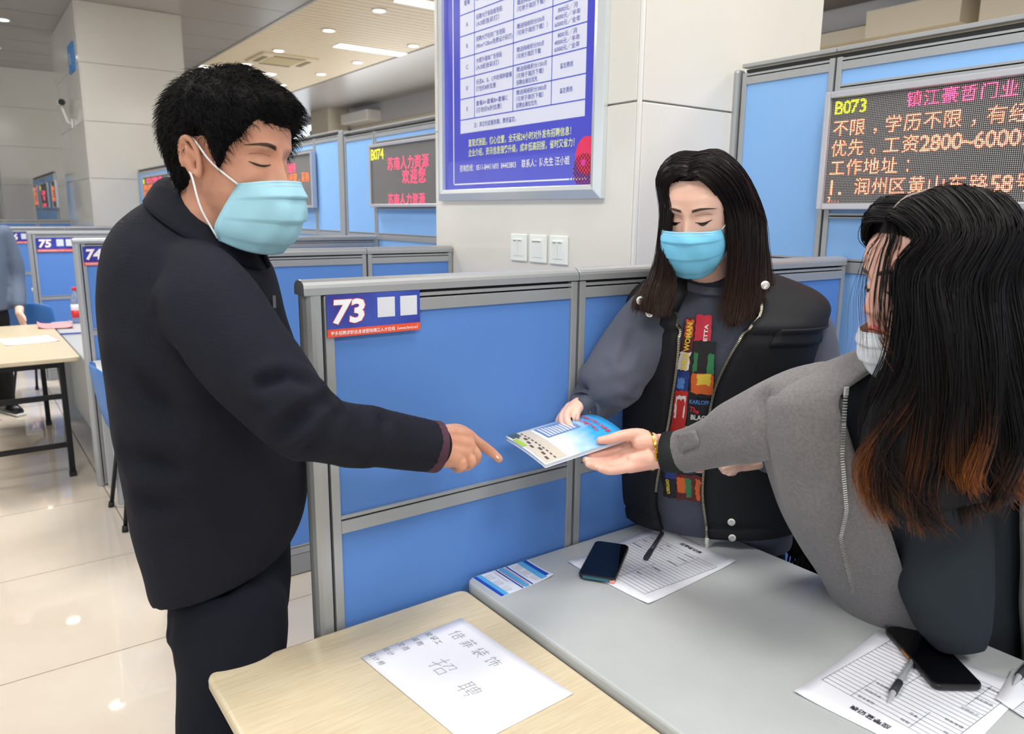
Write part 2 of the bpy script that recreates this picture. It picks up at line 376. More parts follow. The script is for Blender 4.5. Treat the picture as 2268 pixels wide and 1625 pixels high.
w76 = partition('booth_wall', (1.885, 11.5, 0), RZ, 4.4, 2.19, (.5, 2.2, 3.2), {0: WT, 1: [(2.08, .02), (1.55, .006), (1.452, .036)], 2: WT, 3: WT},
                'tall blue booth wall meeting the second pillar', endpost=False, round_cap=False)
w77 = partition('booth_wall', (1.07, 18.35, 0), RZ, 3.9, 2.25, (1.15, 2.6), {0: [(2.1, .02), (1.6, .006), (1.4, .04)], 1: [(2.1, .02), (1.6, .006), (1.4, .04)], 2: [(2.1, .02), (1.6, .006), (1.4, .04)]},
                'tall pale blue booth wall deepest down the aisle', endpost=False, round_cap=False)

# ------------------------------------------------------------------ LED text displays
def led_mat(name, color, strength, dark=False):
    """light comes from round dots on a fixed pitch"""
    if name in MATS: return MATS[name]
    m = bpy.data.materials.new(name); m.use_nodes = True; nt = m.node_tree; N, L = nt.nodes, nt.links
    b = N['Principled BSDF']; b.inputs['Roughness'].default_value = .6; b.inputs['Base Color'].default_value = (.012, .012, .013, 1)
    tc = N.new('ShaderNodeTexCoord'); sp = N.new('ShaderNodeSeparateXYZ'); L.new(tc.outputs['Object'], sp.inputs[0])
    sq = []
    for ax in ('Y', 'Z'):
        a = N.new('ShaderNodeMath'); a.operation = 'DIVIDE'; L.new(sp.outputs[ax], a.inputs[0]); a.inputs[1].default_value = PITCH_LED
        f = N.new('ShaderNodeMath'); f.operation = 'FRACT'; L.new(a.outputs[0], f.inputs[0])
        s = N.new('ShaderNodeMath'); s.operation = 'SUBTRACT'; L.new(f.outputs[0], s.inputs[0]); s.inputs[1].default_value = .5
        p = N.new('ShaderNodeMath'); p.operation = 'MULTIPLY'; L.new(s.outputs[0], p.inputs[0]); L.new(s.outputs[0], p.inputs[1]); sq.append(p)
    ad = N.new('ShaderNodeMath'); ad.operation = 'ADD'; L.new(sq[0].outputs[0], ad.inputs[0]); L.new(sq[1].outputs[0], ad.inputs[1])
    lt = N.new('ShaderNodeMath'); lt.operation = 'LESS_THAN'; L.new(ad.outputs[0], lt.inputs[0]); lt.inputs[1].default_value = .125 if not dark else .10
    if dark:
        mx = N.new('ShaderNodeMix'); mx.data_type = 'RGBA'; L.new(lt.outputs[0], mx.inputs[0]); mx.inputs[6].default_value = (.008, .008, .009, 1); mx.inputs[7].default_value = (.50, .49, .48, 1)
        L.new(mx.outputs[2], b.inputs['Base Color'])
    else:
        ml = N.new('ShaderNodeMath'); ml.operation = 'MULTIPLY'; L.new(lt.outputs[0], ml.inputs[0]); ml.inputs[1].default_value = strength
        b.inputs['Emission Color'].default_value = (*lin(color), 1); L.new(ml.outputs[0], b.inputs['Emission Strength'])
    MATS[name] = m; return m
PITCH_LED = .0053
ledm = {'dark': led_mat('unlit led matrix', None, 0, True), 'red': led_mat('orange red leds', (255, 120, 84), 13.), 'pink': led_mat('pink leds', (255, 62, 110), 12.), 'yellow': led_mat('yellow green leds', (226, 226, 40), 7.), 'amber': led_mat('amber leds', (255, 120, 30), 5.5), 'rose': led_mat('rose leds', (255, 70, 112), 6.), 'lemon': led_mat('lemon leds', (230, 226, 40), 4.5)}
m_ledf = mat('brushed silver frame', (196, 196, 202), .3, metal=.5)
def led(x, yl, yr, z0, z1, rows, label, fw=.02):
    """display on a booth wall facing -x; yl > yr are its ends; rows = [(z, size, [(colour, y_start, string)])]"""
    e = empty('led_display', (x, 0, 0), 0, label, 'display', 'red text displays on the booth walls')
    for a, b, c, d in ((yl - fw, yl, z0, z1), (yr, yr + fw, z0, z1), (yr + fw, yl - fw, z1 - fw, z1), (yr + fw, yl - fw, z0, z0 + fw)):
        MB().box(-.03, .012, a, b, c, d).build('frame', m_ledf, e, bevel=.003)
    MB().box(-.018, .01, yr + fw, yl - fw, z0 + fw, z1 - fw).build('screen', ledm['dark'], e)
    for z, size, runs in rows:
        for c, ys, s in runs:
            adv = size*1.03; y = ys; mb = MB()
            for ch in s:
                w = .52 if (ord(ch) < 128) else 1.
                if ch != ' ':
                    text(mb, ch, (-.018, y - (adv*w)*.5, z), -Y_, Z_, size*(.98 if w == 1 else 1.16), 'CENTER', bold=.0 if w == 1 else .010, lift=.002)
                y -= adv*w
            mb.build('lit_text', ledm[c], e)
    return e
led(1.845, .087, -1.12, 1.612, 1.985, [
    (1.934, .05, [('yellow', .052, 'B073'), ('pink', -.175, '镇江豪哲门业')]),
    (1.868, .056, [('red', .056, '不限，学历不限，有经验者')]),
    (1.806, .056, [('red', .056, '优先。工资2800~6000元')]),
    (1.745, .056, [('red', .056, '工作地址：')]),
    (1.684, .056, [('red', .056, '1. 润州区黄山东路58号')]),
    (1.645, .02, [('red', .052, '2...')])], 'red dot text display reading B073 on the booth wall over the long-haired woman')
led(1.845, 3.475, 2.27, 1.625, 2.035, [
    (1.972, .085, [('lemon', 3.45, 'B074')]), (1.898, .088, [('rose', 3.22, '苏南人力资源')]),
    (1.812, .10, [('rose', 3.02, '欢迎您')]), (1.672, .08, [('rose', 3.22, '苏南人力资源')])],
    'dark text display reading B074 beside the poster pillar')
led(1.845, 5.72, 4.50, 1.62, 2.06, [
    (1.945, .085, [('rose', 5.55, '镇江人力资源服务')]), (1.862, .085, [('amber', 5.36, '诚聘销售经理，采购')]), (1.66, .035, [('amber', 4.95, '8000元  0511')])],
    'dark text display with amber rows just past the masked face of the man')
led(1.845, 11.0, 9.3, 1.57, 2.07, [
    (2.0, .085, [('lemon', 10.95, 'B0'), ('rose', 10.7, '镇江市人力资源中心招聘')])] + [(1.91 - .088*i, .088, [('amber', 10.95, s)]) for i, s in enumerate(['招聘业务员数名，工资面议', '普工二十名，包吃住双休', '技术员五名，要求大专学历', '联系电话：八四四一一六'])],
    'dark text display full of orange rows on the wall by the second pillar')
led(1.03, 17.9, 17.2, 1.62, 2.08, [(2.0, .09, [('lemon', 17.88, 'B'), ('rose', 17.75, '招聘会场')])] + [(1.9 - .09*i, .09, [('amber', 17.88, s)]) for i, s in enumerate(['招聘业务员数', '普工二十名包', '技术员五名要'])],
    'dark text display with orange rows, deepest down the aisle')
led(1.03, 16.6, 15.2, 1.62, 2.08, [(2.0, .09, [('lemon', 16.55, 'B07')]), (1.9, .1, [('rose', 16.3, '镇江人才市场')]), (1.8, .1, [('rose', 16.1, '欢迎您')]), (1.67, .08, [('rose', 16.3, '镇江人才市场网')])],
    'dark text display with pink letters down the aisle')
led(1.03, 14.5, 13.9, 1.62, 2.08, [(1.95 - .09*i, .09, [('amber', 14.48, s)]) for i, s in enumerate(['招聘业务', '普工二十', '技术员五'])], 'dark text display beside the second pillar, seen edge-on')

# ------------------------------------------------------------------ number signs
m_navy = mat('navy printed vinyl', (48, 46, 140), .25, spec=.5, vary=(9, (62, 84, 176), .8))
m_org = mat('orange printed strip', (230, 84, 52), .3)
m_wpr = mat('white print', (240, 242, 246), .5)
m_qr = mat('pale grey printed square', (214, 218, 226), .5)
def sign(num, x0, x1, y, z0, z1, label, small=True):
    e = empty('booth_number_sign', (0, y, 0), 0, label, 'sign', 'booth number signs')
    w, h = x1 - x0, z1 - z0; zs = z0 + h*.19
    o = (0, 0, 0)
    MB().box(x0, x1, -.0015, .0, zs, z1).build('number_plate', m_navy, e); MB().box(x0, x1, -.0016, .0, z0, zs).build('web_strip', m_org, e)
    a = MB(); text(a, num, (x0 + w*.05, -.0016, zs + (z1 - zs)*.52), X_, Z_, (z1 - zs)*.93, fit=w*.350, bold=.052, shear=.12, lift=.0004); a.build('number_outline', m_org, e)
    a = MB(); text(a, num, (x0 + w*.057, -.0016, zs + (z1 - zs)*.52), X_, Z_, (z1 - zs)*.93, fit=w*.334, bold=.034, shear=.12, lift=.0009); a.build('number', m_wpr, e)
    a = MB()
    for c in (.525, .775): quad(a, (x0 + w*c, -.0016, zs + (z1 - zs)*.25), X_, Z_, 0, w*.19, 0, (z1 - zs)*.6, .0004)
    a.build('blank_square', m_qr, e)
    a = MB(); text(a, '更多招聘求职信息请登陆镇江人才在线（www.hrol.cn）', (x0 + w*.03, -.0018, z0 + h*.09), X_, Z_, h*.105, fit=w*.94, bold=.01); a.build('lettering', m_wpr, e)
sign('73', .031, .236, -.0265, 1.349, 1.432, "navy and orange booth sign reading 73 over the masked man's outstretched sleeve")
sign('74', .045, .28, 3.4135, 1.285, 1.388, "navy and orange booth sign reading 74, its end hidden by the man's back")
sign('75', .095, .40, 6.853, 1.205, 1.335, 'navy and orange booth sign reading 75 on the partition past 74')
sign('76', .05, .34, 10.273, 1.16, 1.30, 'navy and orange booth sign reading 76 by the visitor in grey-blue')

# ------------------------------------------------------------------ framed poster on the pillar
def poster():
    PX, yl, yr, z0, z1 = 1.375, 1.775, .645, 1.645, 2.95; fw = .05
    e = empty('framed_poster', (PX, 0, 0), 0, 'blue price-list poster in a wide silver frame on the pillar', 'poster')
    m_f = mat('silver snap frame', (214, 220, 222), .25, metal=.4); hh = .028
    A = lambda y, z, x: (x, y, z)
    # four mitred frame bars
    def bar(p0, p1, q0, q1):
        vs = []
        for (y, z) in (p0, p1): vs += [A(y, z, 0), A(y, z, -hh*.75)]
        for (y, z) in (q0, q1): vs += [A(y, z, 0), A(y, z, -hh)]
        m = [((p0[0]*.35 + q0[0]*.65), (p0[1]*.35 + q0[1]*.65)), ((p1[0]*.35 + q1[0]*.65), (p1[1]*.35 + q1[1]*.65))]
        vs += [A(m[0][0], m[0][1], -hh*1.15), A(m[1][0], m[1][1], -hh*1.15)]
        MB().add(vs, [(0, 1, 3, 2), (1, 8, 9, 3), (8, 5, 7, 9), (5, 4, 6, 7), (4, 0, 2, 6), (0, 4, 5, 8, 1), (2, 3, 9, 7, 6)]).build('frame_bar', m_f, e, bevel=.0015)
    o = [(yl, z0), (yr, z0), (yr, z1), (yl, z1)]; i_ = [(yl - fw, z0 + fw), (yr + fw, z0 + fw), (yr + fw, z1 - fw), (yl - fw, z1 - fw)]
    for k in range(4): bar(o[k], o[(k + 1) % 4], i_[k], i_[(k + 1) % 4])
    blue = mat('royal blue print', (70, 74, 206), .22, coat=.3)
    MB().box(-.012, 0, yr + fw - .004, yl - fw + .004, z0 + fw - .004, z1 - fw + .004).build('print', blue, e)
    ey = -Y_; O = lambda y, z: (-.012, y, z)
    ln = MB()
    for y0, y1, za, zb in ((1.652, 1.646, 1.715, 2.9), (.712, .706, 1.86, 2.9)): ln.box(-.0126, -.0118, min(y0, y1), max(y0, y1), za, zb)
    ln.box(-.0126, -.0118, .83, 1.652, 1.715, 1.721)
    for k in range(6): ln.box(-.0126, -.0118, .735 + k*.016, .744 + k*.016, 1.715, 1.722)
    ln.build('white_border', m_wpr, e)
    TL, TR, TB, TT = 1.59, .752, 1.938, 2.86
    MB().box(-.0127, -.0118, TR, TL, TB, TT).build('table_ground', mat('lavender print', (222, 226, 246), .3, coat=.2), e)
    zl = [1.996, 2.084, 2.171, 2.257, 2.345, 2.432, 2.52, 2.61]; yv = [1.476, 1.193, .946]
    g = MB()
    for z in zl: g.box(-.0132, -.012, TR, TL, z - .0022, z + .0022)
    for y in yv: g.box(-.0132, -.012, y - .002, y + .002, zl[0], TT)
    g.build('table_rule', mat('blue rule', (66, 84, 196), .4), e)
    m_bp = mat('blue print', (70, 84, 176), .4); sz = .026
    def T(s, y, z, size=sz, fit=None, al='LEFT'):
        mb = MB(); text(mb, s, (-.0132, y, z), ey, Z_, size, al, fit, bold=.001); mb.build('table_lettering', m_bp, e)
    rows = [('E', ['套餐A+套餐B+套餐C', '（打包价6折优惠）'], ['赠送网络积分300点', '（可用于简历下载）', '招聘会展位优先'], ['商定费用']),
            ('D', ['任选A、B、C中的两种套餐', '打包价8折优惠'], ['赠送网络积分150点', '（可用于简历下载）', '招聘会展位优先'], ['商定费用']),
            ('C', ['大楼外墙体广告张贴', '（A3纸张彩打）'], ['赠送网络积分50点', '（可用于简历下载'], ['800元／月', '4000元／半年', '6000元／全年']),
            ('B', ['招聘大厅柱体广告张贴', '(90cm*120cm免费设计彩打)'], ['赠送网络积分50点', '（可用于简历下载））'], ['800元／月', '4000元／半年', '6000元／全年']),
            ('A', ['招聘大厅张贴板张贴', '（A3纸张彩打）'], ['赠送网络积分50点', '（可用于简历下载）'], ['500元／月', '3000元／半年']),
            ('套餐', ['发布方式'], ['赠送服务'], ['价格'])]
    for k, (a, b, c, d) in enumerate(rows):
        zc = (zl[k] + zl[k + 1])/2
        T(a, 1.533, zc, .024, al='CENTER')
        for j, s in enumerate(b): T(s, 1.462, zc + .014*(len(b) - 1) - .028*j, .023, fit=min(.0212*len(s), .262) if len(s) > 3 else None)
        for j, s in enumerate(c): T(s, 1.17, zc + .0125*(len(c) - 1) - .025*j, .021, fit=.0195*len(s) if len(s) > 3 else None)
        for j, s in enumerate(d): T(s, .86, zc + .012*(len(d) - 1) - .024*j, .021, fit=.018*len(s) if len(s) > 3 else None, al='CENTER')
    T('注：其它约定服务期、费用商定。', 1.48, 1.966, .023, fit=.31)
    m_yp = mat('pale yellow print', (226, 238, 170), .4); yt = MB()
    text(yt, '直观式张贴，核心位置，全天候24小时对外发布招聘信息！', (-.0124, 1.525, 1.893), ey, Z_, .034, fit=.70, bold=.014); yt.build('slogan_lettering', m_yp, e); yt = MB()
    text(yt, '企业介绍，资讯信息强势升级，成本低高回报，省时又省力！', (-.0124, 1.525, 1.851), ey, Z_, .034, fit=.72, bold=.014)
    yt.build('slogan_lettering', m_yp, e)
    wt = MB()
    text(wt, '咨询热线：0511-84411693  84403803', (-.0124, 1.598, 1.787), ey, Z_, .032, fit=.43, bold=.014); wt.build('contact_lettering', m_wpr, e); wt = MB()
    text(wt, '联系人：陈先生 汪小姐', (-.0124, 1.13, 1.787), ey, Z_, .034, fit=.30, bold=.014)
    wt.build('contact_lettering', m_wpr, e)
    def egg(cy, cz, ry, rz, name, m, x):
        a = np.linspace(0, 2*math.pi, 28, endpoint=False)
        pts = [(x, min(max(cy + ry*math.cos(q), yr + fw), yl), cz + rz*math.sin(q)) for q in a]
        MB().add(pts, [tuple(range(28))]).build(name, m, e)
    egg(.735, 1.80, .062, .068, 'red_spot', mat('crimson print', (232, 40, 92), .3), -.0128)
    egg(.752, 1.775, .014, .012, 'pink_spot', mat('magenta print', (226, 50, 160), .3), -.0136)
    hatch = MB()
    for i in range(-9, 10):
        for s in (1, -1):
            cy, cz, ry, rz = .745, 1.748, .066, .062; pts = []
            for t in np.linspace(-.13, .13, 60):
                y, z = cy + t*.707 + i*.0095*.9, cz + s*(t*.707) - s*i*.0095*.9
                if ((y - cy)/ry)**2 + ((z - cz)/rz)**2 < 1 and y > yr + fw + .002 and z > z0 + fw: pts.append((-.0133, y, z))
            if len(pts) > 1:
                a, b = np.array(pts[0]), np.array(pts[-1]); n = np.cross(b - a, [1, 0, 0]); n = n/np.linalg.norm(n)*.0018
                hatch.add([a + n, b + n, b - n, a - n], [(0, 1, 2, 3)])
    hatch.build('hatched_spot', mat('dark red print', (150, 34, 60), .4), e)
poster()

# light switches below the poster
m_sw = mat('white switch plastic', (236, 242, 238), .3)
for k, (yc, n) in enumerate([(1.152, 2), (1.022, 1), (.892, 2)]):
    e = empty('light_switch', (1.375, yc, 1.452), 0, ['white double rocker switch on the pillar, far from the corner', 'white single rocker switch between the two double ones', 'white double rocker switch on the pillar, by the corner'][k], 'switch', 'light switches under the poster')
    MB().box(-.009, 0, -.055, .055, -.056, .056).build('plate', m_sw, e, bevel=.004)
    for j in range(n):
        w = .066/n; y0 = -.033 + j*w
        MB().add([(x, y, z) for x, y, z in ((-.009, y0 + .001, -.036), (-.009, y0 + w - .001, -.036), (-.009, y0 + w - .001, .036), (-.009, y0 + .001, .036), (-.0115, y0 + .001, -.034), (-.0115, y0 + w - .001, -.034), (-.016, y0 + w - .001, .034), (-.016, y0 + .001, .034))],
                 [(4, 5, 6, 7), (0, 1, 5, 4), (1, 2, 6, 5), (2, 3, 7, 6), (3, 0, 4, 7)]).build('rocker', m_sw, e)
        MB().box(-.0168, -.0150, y0 + .006, y0 + w - .006, .0265, .0295).build('indicator', mat('dark indicator', (120, 108, 96), .5), e)
# ================================================================== FURNITURE
m_wood = mat('pale maple laminate', (216, 203, 174), .32, spec=.4, vary=(14, (206, 190, 157), .8, (1., 14., 1.)))
m_grey = mat('light grey laminate', (186, 190, 190), .34, spec=.4, vary=(5, (178, 183, 184), .5))
m_greyd = mat('grey desk side', (186, 189, 190), .5)
m_blk = mat('black steel tube', (26, 27, 30), .4, metal=.3)
m_white = mat('white laminate', (232, 231, 226), .4)
def rrect(x0, x1, y0, y1, r, n=5):
    out = []
    for cx, cy, a0 in ((x1 - r, y1 - r, 0), (x0 + r, y1 - r, 90), (x0 + r, y0 + r, 180), (x1 - r, y0 + r, 270)):
        for k in range(n + 1):
            a = math.radians(a0 + 90*k/n); out.append((cx + r*math.cos(a), cy + r*math.sin(a)))
    return out
def slab(x0, x1, y0, y1, z0, z1, r): return MB().prism(rrect(x0, x1, y0, y1, r), (0, 0, z0), X_, Y_, Z_, z1 - z0)
def desk(x0, x1, y0, y1, z, label, m_top, panel_y, front_x):
    e = empty('office_desk', (x0, y1, 0), 0, label, 'desk'); L, W = x1 - x0, y1 - y0
    slab(0, L, -W, 0, z - .03, z, .03).build('desk_top', m_top, e, smooth=False, bevel=.006)
    for y in panel_y: MB().box(.02, L - .03, y - y1 - .011, y - y1 + .011, 0, z - .03).build('side_panel', m_greyd, e, bevel=.002)
    if front_x is not None: MB().box(front_x - x0, front_x - x0 + .018, min(panel_y) - y1 + .012, max(panel_y) - y1 - .012, .12, z - .03).build('modesty_panel', m_greyd, e)
    return e
desk(.342, 1.05, -1.42, -.028, .752, 'light grey desk across which the women reach the booklet', m_grey, (-.09, -1.36), .40)
desk(.03, .68, 2.72, 3.40, .752, 'white desk against partition 74 behind the man', m_white, (3.05, 3.36), None)
desk(.01, .68, 3.52, 5.32, .745, 'grey desk beside the long wooden table in booth 75', m_grey, (3.62, 5.2), .1)
desk(.12, .75, 7.0, 8.4, .75, 'pale desk beyond partition 75 behind the visitor in grey-blue', m_white, (7.1, 8.3), None)
def folding_table(x0, x1, y0, y1, z, label):
    e = empty('folding_table', (x0, y1, 0), 0, label, 'table'); L, W = x1 - x0, y1 - y0
    slab(0, L, -W, 0, z - .028, z, .022).build('table_top', m_wood, e, bevel=.007)
    for y in (-.12, -W + .12):
        for x in (.09, L - .09): MB().box(x - .016, x + .016, y - .016, y + .016, 0.012, z - .028).build('leg', m_blk, e, bevel=.003)
        for x in (.09, L - .09): MB().box(x - .019, x + .019, y - .019, y + .019, 0., .03).build('foot_cap', m_slot, e)
        for zz in (.20, .50, z - .06): MB().box(.09, L - .09, y - .012, y + .012, zz - .014, zz + .014).build('cross_bar', m_blk, e)
    for x in (.09, L - .09):
        for s in (-1, 1):
            yc = -.12 if s < 0 else -W + .12
            MB().tube([(x, yc, z - .25), (x, yc + s*.28, z - .04)], .009, 6).build('brace', m_blk, e)
    return e
folding_table(-.242, .336, -1.42, -.038, .735, 'pale wooden folding table with a handwritten sheet in front of the grey desk')
folding_table(-.60, .0, 3.60, 5.22, .75, 'long pale wooden folding table in booth 75')

# blue plastic chairs with black legs
m_bluep = mat('blue moulded plastic', (62, 122, 196), .35, spec=.45)
def chair(loc, rz, label):
    """faces its local +x"""
    e = empty('plastic_chair', loc, rz, label, 'chair', 'blue plastic chairs')
    G = []
    prof = [(.23, .435), (.2, .45), (.1, .445), (-.05, .435), (-.15, .44), (-.2, .475), (-.225, .56), (-.245, .68), (-.26, .80), (-.262, .835)]
    for k, (x, z) in enumerate(prof):
        w = .215 if k < 5 else .215 - .006*(k - 5); row = []
        for t in np.linspace(-1, 1, 11):
            if k < 5: row.append((x - .015*t*t, w*t, z + .022*t**4))
            else: row.append((x + .05*t*t, w*t*(1 - .08*(k == 9)), z - (.03*t**4 if k == 9 else 0)))
        G.append(row)
    MB().grid(G).build('seat_shell', m_bluep, e, smooth=True, solid=.008, subsurf=1)
    for sx, sy in ((1, 1), (1, -1), (-1, 1), (-1, -1)):
        MB().tube([(sx*.14, sy*.15, .43), (sx*.2, sy*.2, .02)], .011, 8).build('leg', m_blk, e, smooth=True)
        MB().tube([(sx*.2, sy*.2, .03), (sx*.204, sy*.204, 0.)], .015, 8).build('foot_cap', m_slot, e, smooth=True)
    for sy in (1, -1): MB().tube([(.14, sy*.15, .425), (-.14, sy*.15, .425)], .011, 8).build('seat_bar', m_blk, e, smooth=True)
    return e
chair((.215, 2.83, 0), math.radians(0), 'blue plastic chair behind the man in front of the white desk')
chair((1.60, -.42, 0), math.radians(8), 'blue plastic chair behind the two women at the booth wall')
chair((.02, 6.2, 0), math.radians(60), 'blue plastic chair beside the visitor in booth 75')

# ================================================================== THINGS ON THE TABLES
m_paper = mat('white paper', (238, 240, 248), .6)
m_ink = mat('grey print ink', (96, 100, 120), .7)
m_inkd = mat('black print ink', (44, 46, 56), .7)
def sheet(name, pts, z, label, curl=.004, grp=None):
    """one sheet of paper with the four given corners (x, y), softly uneven"""
    e = empty(name, (pts[0][0], pts[0][1], z), 0, label, 'paper', grp); c = np.array(pts) - np.array(pts[0]); G = []
    for v in np.linspace(0, 1, 13):
        row = []
        for u in np.linspace(0, 1, 13):
            p = (c[0]*(1 - u) + c[1]*u)*(1 - v) + (c[3]*(1 - u) + c[2]*u)*v
            row.append((p[0], p[1], .0012 + curl*(abs(u - .5)*2)**6*(abs(v - .5)*2)**4 + .0006*math.sin(7*u + 3*v)**2))
        G.append(row)
    MB().grid(G).build('page', m_paper, e, smooth=True, solid=.0006)
    return e
def frame2(pts, up):
    """page frame (origin, right, up) for a page whose text stands with the given up direction"""
    c = np.array(pts); ctr = np.append(c.mean(0), 0); u = np.array([*up, 0.]); r = np.cross(u, Z_); return ctr, r, u
def form(pts, z, up, title, label, w=.26, h=.35):
    e = sheet('application_form', pts, z, label); o, r, u = frame2(np.array(pts) - np.array(pts[0]), up); o = o + Z_*.0026
    a = MB()
    for k in range(20): quad(a, o, r, u, -w*.42, w*.42, h*.30 - k*h*.036 - .0004, h*.30 - k*h*.036 + .0004)
    for x, y0, y1 in ((-.42, -.384, .30), (.42, -.384, .30), (-.2, .1, .30), (.05, -.384, -.02), (.2, .06, .30), (-.3, -.384, -.1)): quad(a, o, r, u, w*x - .0004, w*x + .0004, h*y0, h*y1)
    a.build('ruled_lines', m_ink, e)
    a = MB(); text(a, title, o + u*h*.38, r, u, .014, 'CENTER', bold=.02)
    for k, (x, y, s) in enumerate([(-.4, .28, '姓名'), (-.18, .28, '性别'), (.06, .28, '出生年月'), (-.4, .2, '学历'), (-.18, .2, '专业'), (.07, .2, '毕业院校'), (-.4, .1, '联系电话'), (.07, .1, '家庭住址'), (-.4, -.06, '工作经历'), (.08, -.06, '应聘岗位'), (-.4, -.2, '自我评价'), (.08, -.2, '备注'), (-.4, -.34, '填表日期')]):
        text(a, s, o + r*w*x + u*h*(y - .012), r, u, .0075)
    a.build('lettering', m_inkd, e); return e
form([(.594, -.106), (.946, -.077), (.937, -.34), (.605, -.363)], .752, (1, -.03), '应聘登记表', 'printed application form lying partly under the phone and the capped pen')
form([(.59, -.735), (.913, -.715), (.955, -.975), (.615, -.99)], .752, (-1, .02), '应聘登记表', 'printed application form lying under the dark phone by the long-haired woman')
form([(.86, -.955), (.985, -.935), (1.0, -1.2), (.80, -1.2)], .7545, (-1, .02), '应聘登记表', 'printed form at the desk edge under the second clear pen', .2, .2)
hp = [(.018, -.162), (.257, -.150), (.282, -.49), (.052, -.50)]
e = sheet('handwritten_sheet', hp, .735, 'white sheet with faint handwriting on the pale wooden table', .001)
STROKES = {
 '招': [[(.05,.7),(.4,.75)],[(.25,.95),(.25,.1),(.15,.18)],[(.05,.35),(.42,.5)],[(.5,.85),(.9,.85),(.85,.55),(.78,.6)],[(.68,.85),(.5,.5)],[(.55,.42),(.55,.1)],[(.55,.42),(.9,.42),(.88,.1)],[(.55,.12),(.88,.12)]],
 '聘': [[(.05,.9),(.45,.9)],[(.13,.9),(.13,.2)],[(.36,.9),(.36,.0)],[(.13,.7),(.36,.7)],[(.13,.5),(.36,.5)],[(.02,.22),(.48,.3)],[(.55,.85),(.95,.85),(.95,.5),(.55,.5),(.55,.85)],[(.75,.95),(.75,.5)],[(.55,.68),(.95,.68)],[(.5,.4),(1,.4)],[(.65,.4),(.6,.25),(.9,.25),(.85,.02),(.72,.06)]],
 '倍': [[(.25,.95),(.05,.6)],[(.17,.75),(.17,.05)],[(.65,.95),(.68,.85)],[(.4,.82),(.95,.82)],[(.5,.75),(.55,.6)],[(.82,.77),(.74,.6)],[(.35,.57),(1,.57)],[(.5,.42),(.5,.08)],[(.5,.42),(.85,.42),(.85,.08)],[(.5,.1),(.85,.1)]],
 '菲': [[(.1,.85),(.9,.85)],[(.33,.97),(.33,.75)],[(.67,.97),(.67,.75)],[(.42,.7),(.4,.2),(.2,.0)],[(.15,.58),(.42,.58)],[(.17,.42),(.42,.42)],[(.1,.25),(.42,.27)],[(.6,.7),(.6,0)],[(.6,.58),(.88,.58)],[(.6,.42),(.88,.42)],[(.6,.26),(.92,.26)]],
 '装': [[(.2,.95),(.2,.55)],[(.07,.85),(.13,.75)],[(.05,.6),(.2,.68)],[(.4,.85),(.95,.85)],[(.68,.97),(.68,.62)],[(.45,.62),(.9,.62)],[(.5,.55),(.52,.48)],[(.08,.42),(.95,.42)],[(.5,.42),(.1,.1)],[(.35,.28),(.35,.02),(.5,.1)],[(.75,.38),(.55,.25),(.92,.02)]],
 '饰': [[(.2,.95),(.05,.65)],[(.15,.8),(.38,.8),(.32,.68)],[(.2,.65),(.2,.1),(.36,.22)],[(.6,.95),(.5,.72)],[(.55,.8),(.95,.8)],[(.5,.6),(.5,.25)],[(.5,.6),(.92,.6),(.92,.28),(.85,.3)],[(.71,.72),(.71,0)]]}
m_pencil = mat('pencil grey', (140, 142, 152), .7)
def hand(s, x, y, size, ang=0., gap=1.25):
    r = np.array([math.sin(ang), -math.cos(ang), 0]); u = np.array([math.cos(ang), math.sin(ang), 0]); o = np.array([x - hp[0][0], y - hp[0][1], .0026]); wr = MB()
    for k, ch in enumerate(s):
        c = o + r*size*gap*k - u*size*.5
        if ch in STROKES:
            for st in STROKES[ch]: wr.tube([c + r*size*(a + .12*b) + u*size*b for a, b in st], .00055, 4, flat=.5)
        else: text(wr, ch, c + u*size*.4, r, u, size, bold=-.004, shear=.15, lift=0.)
    wr.build('handwriting', m_pencil, e)
hand('倍菲装饰', .213, -.186, .031, .05, 1.3); hand('招', .130, -.252, .052, .06); hand('聘', .134, -.347, .04, .06)
for k, s in enumerate(['软装工', '采购', '文员', '会计', '设计师']): hand(s, .168 - .032*k, -.160, .0155, .05, 1.15)
# leaflet stuck on the grey desk corner
lp = [(.359, -.036), (.523, -.036), (.520, -.140), (.362, -.150)]
e = empty('leaflet', (*lp[0], .752), 0, 'blue and white leaflet with red lines stuck on the grey desk corner', 'leaflet'); c = np.array(lp) - lp[0]
G = [[tuple(((c[0]*(1 - u) + c[1]*u)*(1 - v) + (c[3]*(1 - u) + c[2]*u)*v)) + (.0008 + .006*u**8*v**3,) for u in np.linspace(0, 1, 11)] for v in np.linspace(0, 1, 9)]
MB().grid(G).build('page', mat('white glossy print', (232, 238, 246), .3), e, solid=.0006)
def lq(mb, u0, u1, v0, v1, lift=.0018):
    P = lambda u, v: (*((c[0]*(1 - u) + c[1]*u)*(1 - v) + (c[3]*(1 - u) + c[2]*u)*v), lift + .006*u**8*v**3)
    n = 5; mb.grid([[P(u0 + (u1 - u0)*i/n, v0 + (v1 - v0)*j/n) for i in range(n + 1)] for j in range(n + 1)])
a = MB(); lq(a, .01, .07, .01, .99); lq(a, .90, .97, .01, .90); lq(a, .40, .425, .01, .99); lq(a, .585, .61, .01, .99); a.build('blue_stripe', mat('deep blue print', (36, 76, 186), .3), e)
a = MB(); lq(a, .07, .15, .01, .99, .0016); lq(a, .80, .90, .01, .95, .0016); lq(a, .46, .54, .01, .99, .0016); a.build('sky_stripe', mat('sky blue print', (92, 178, 232), .3), e)
a = MB(); lq(a, .445, .452, .05, .95, .002); lq(a, .55, .557, .05, .95, .002); lq(a, .345, .35, .1, .6, .002); lq(a, .66, .664, .1, .7, .002); a.build('red_line', mat('red print', (206, 58, 66), .4), e)
a = MB()
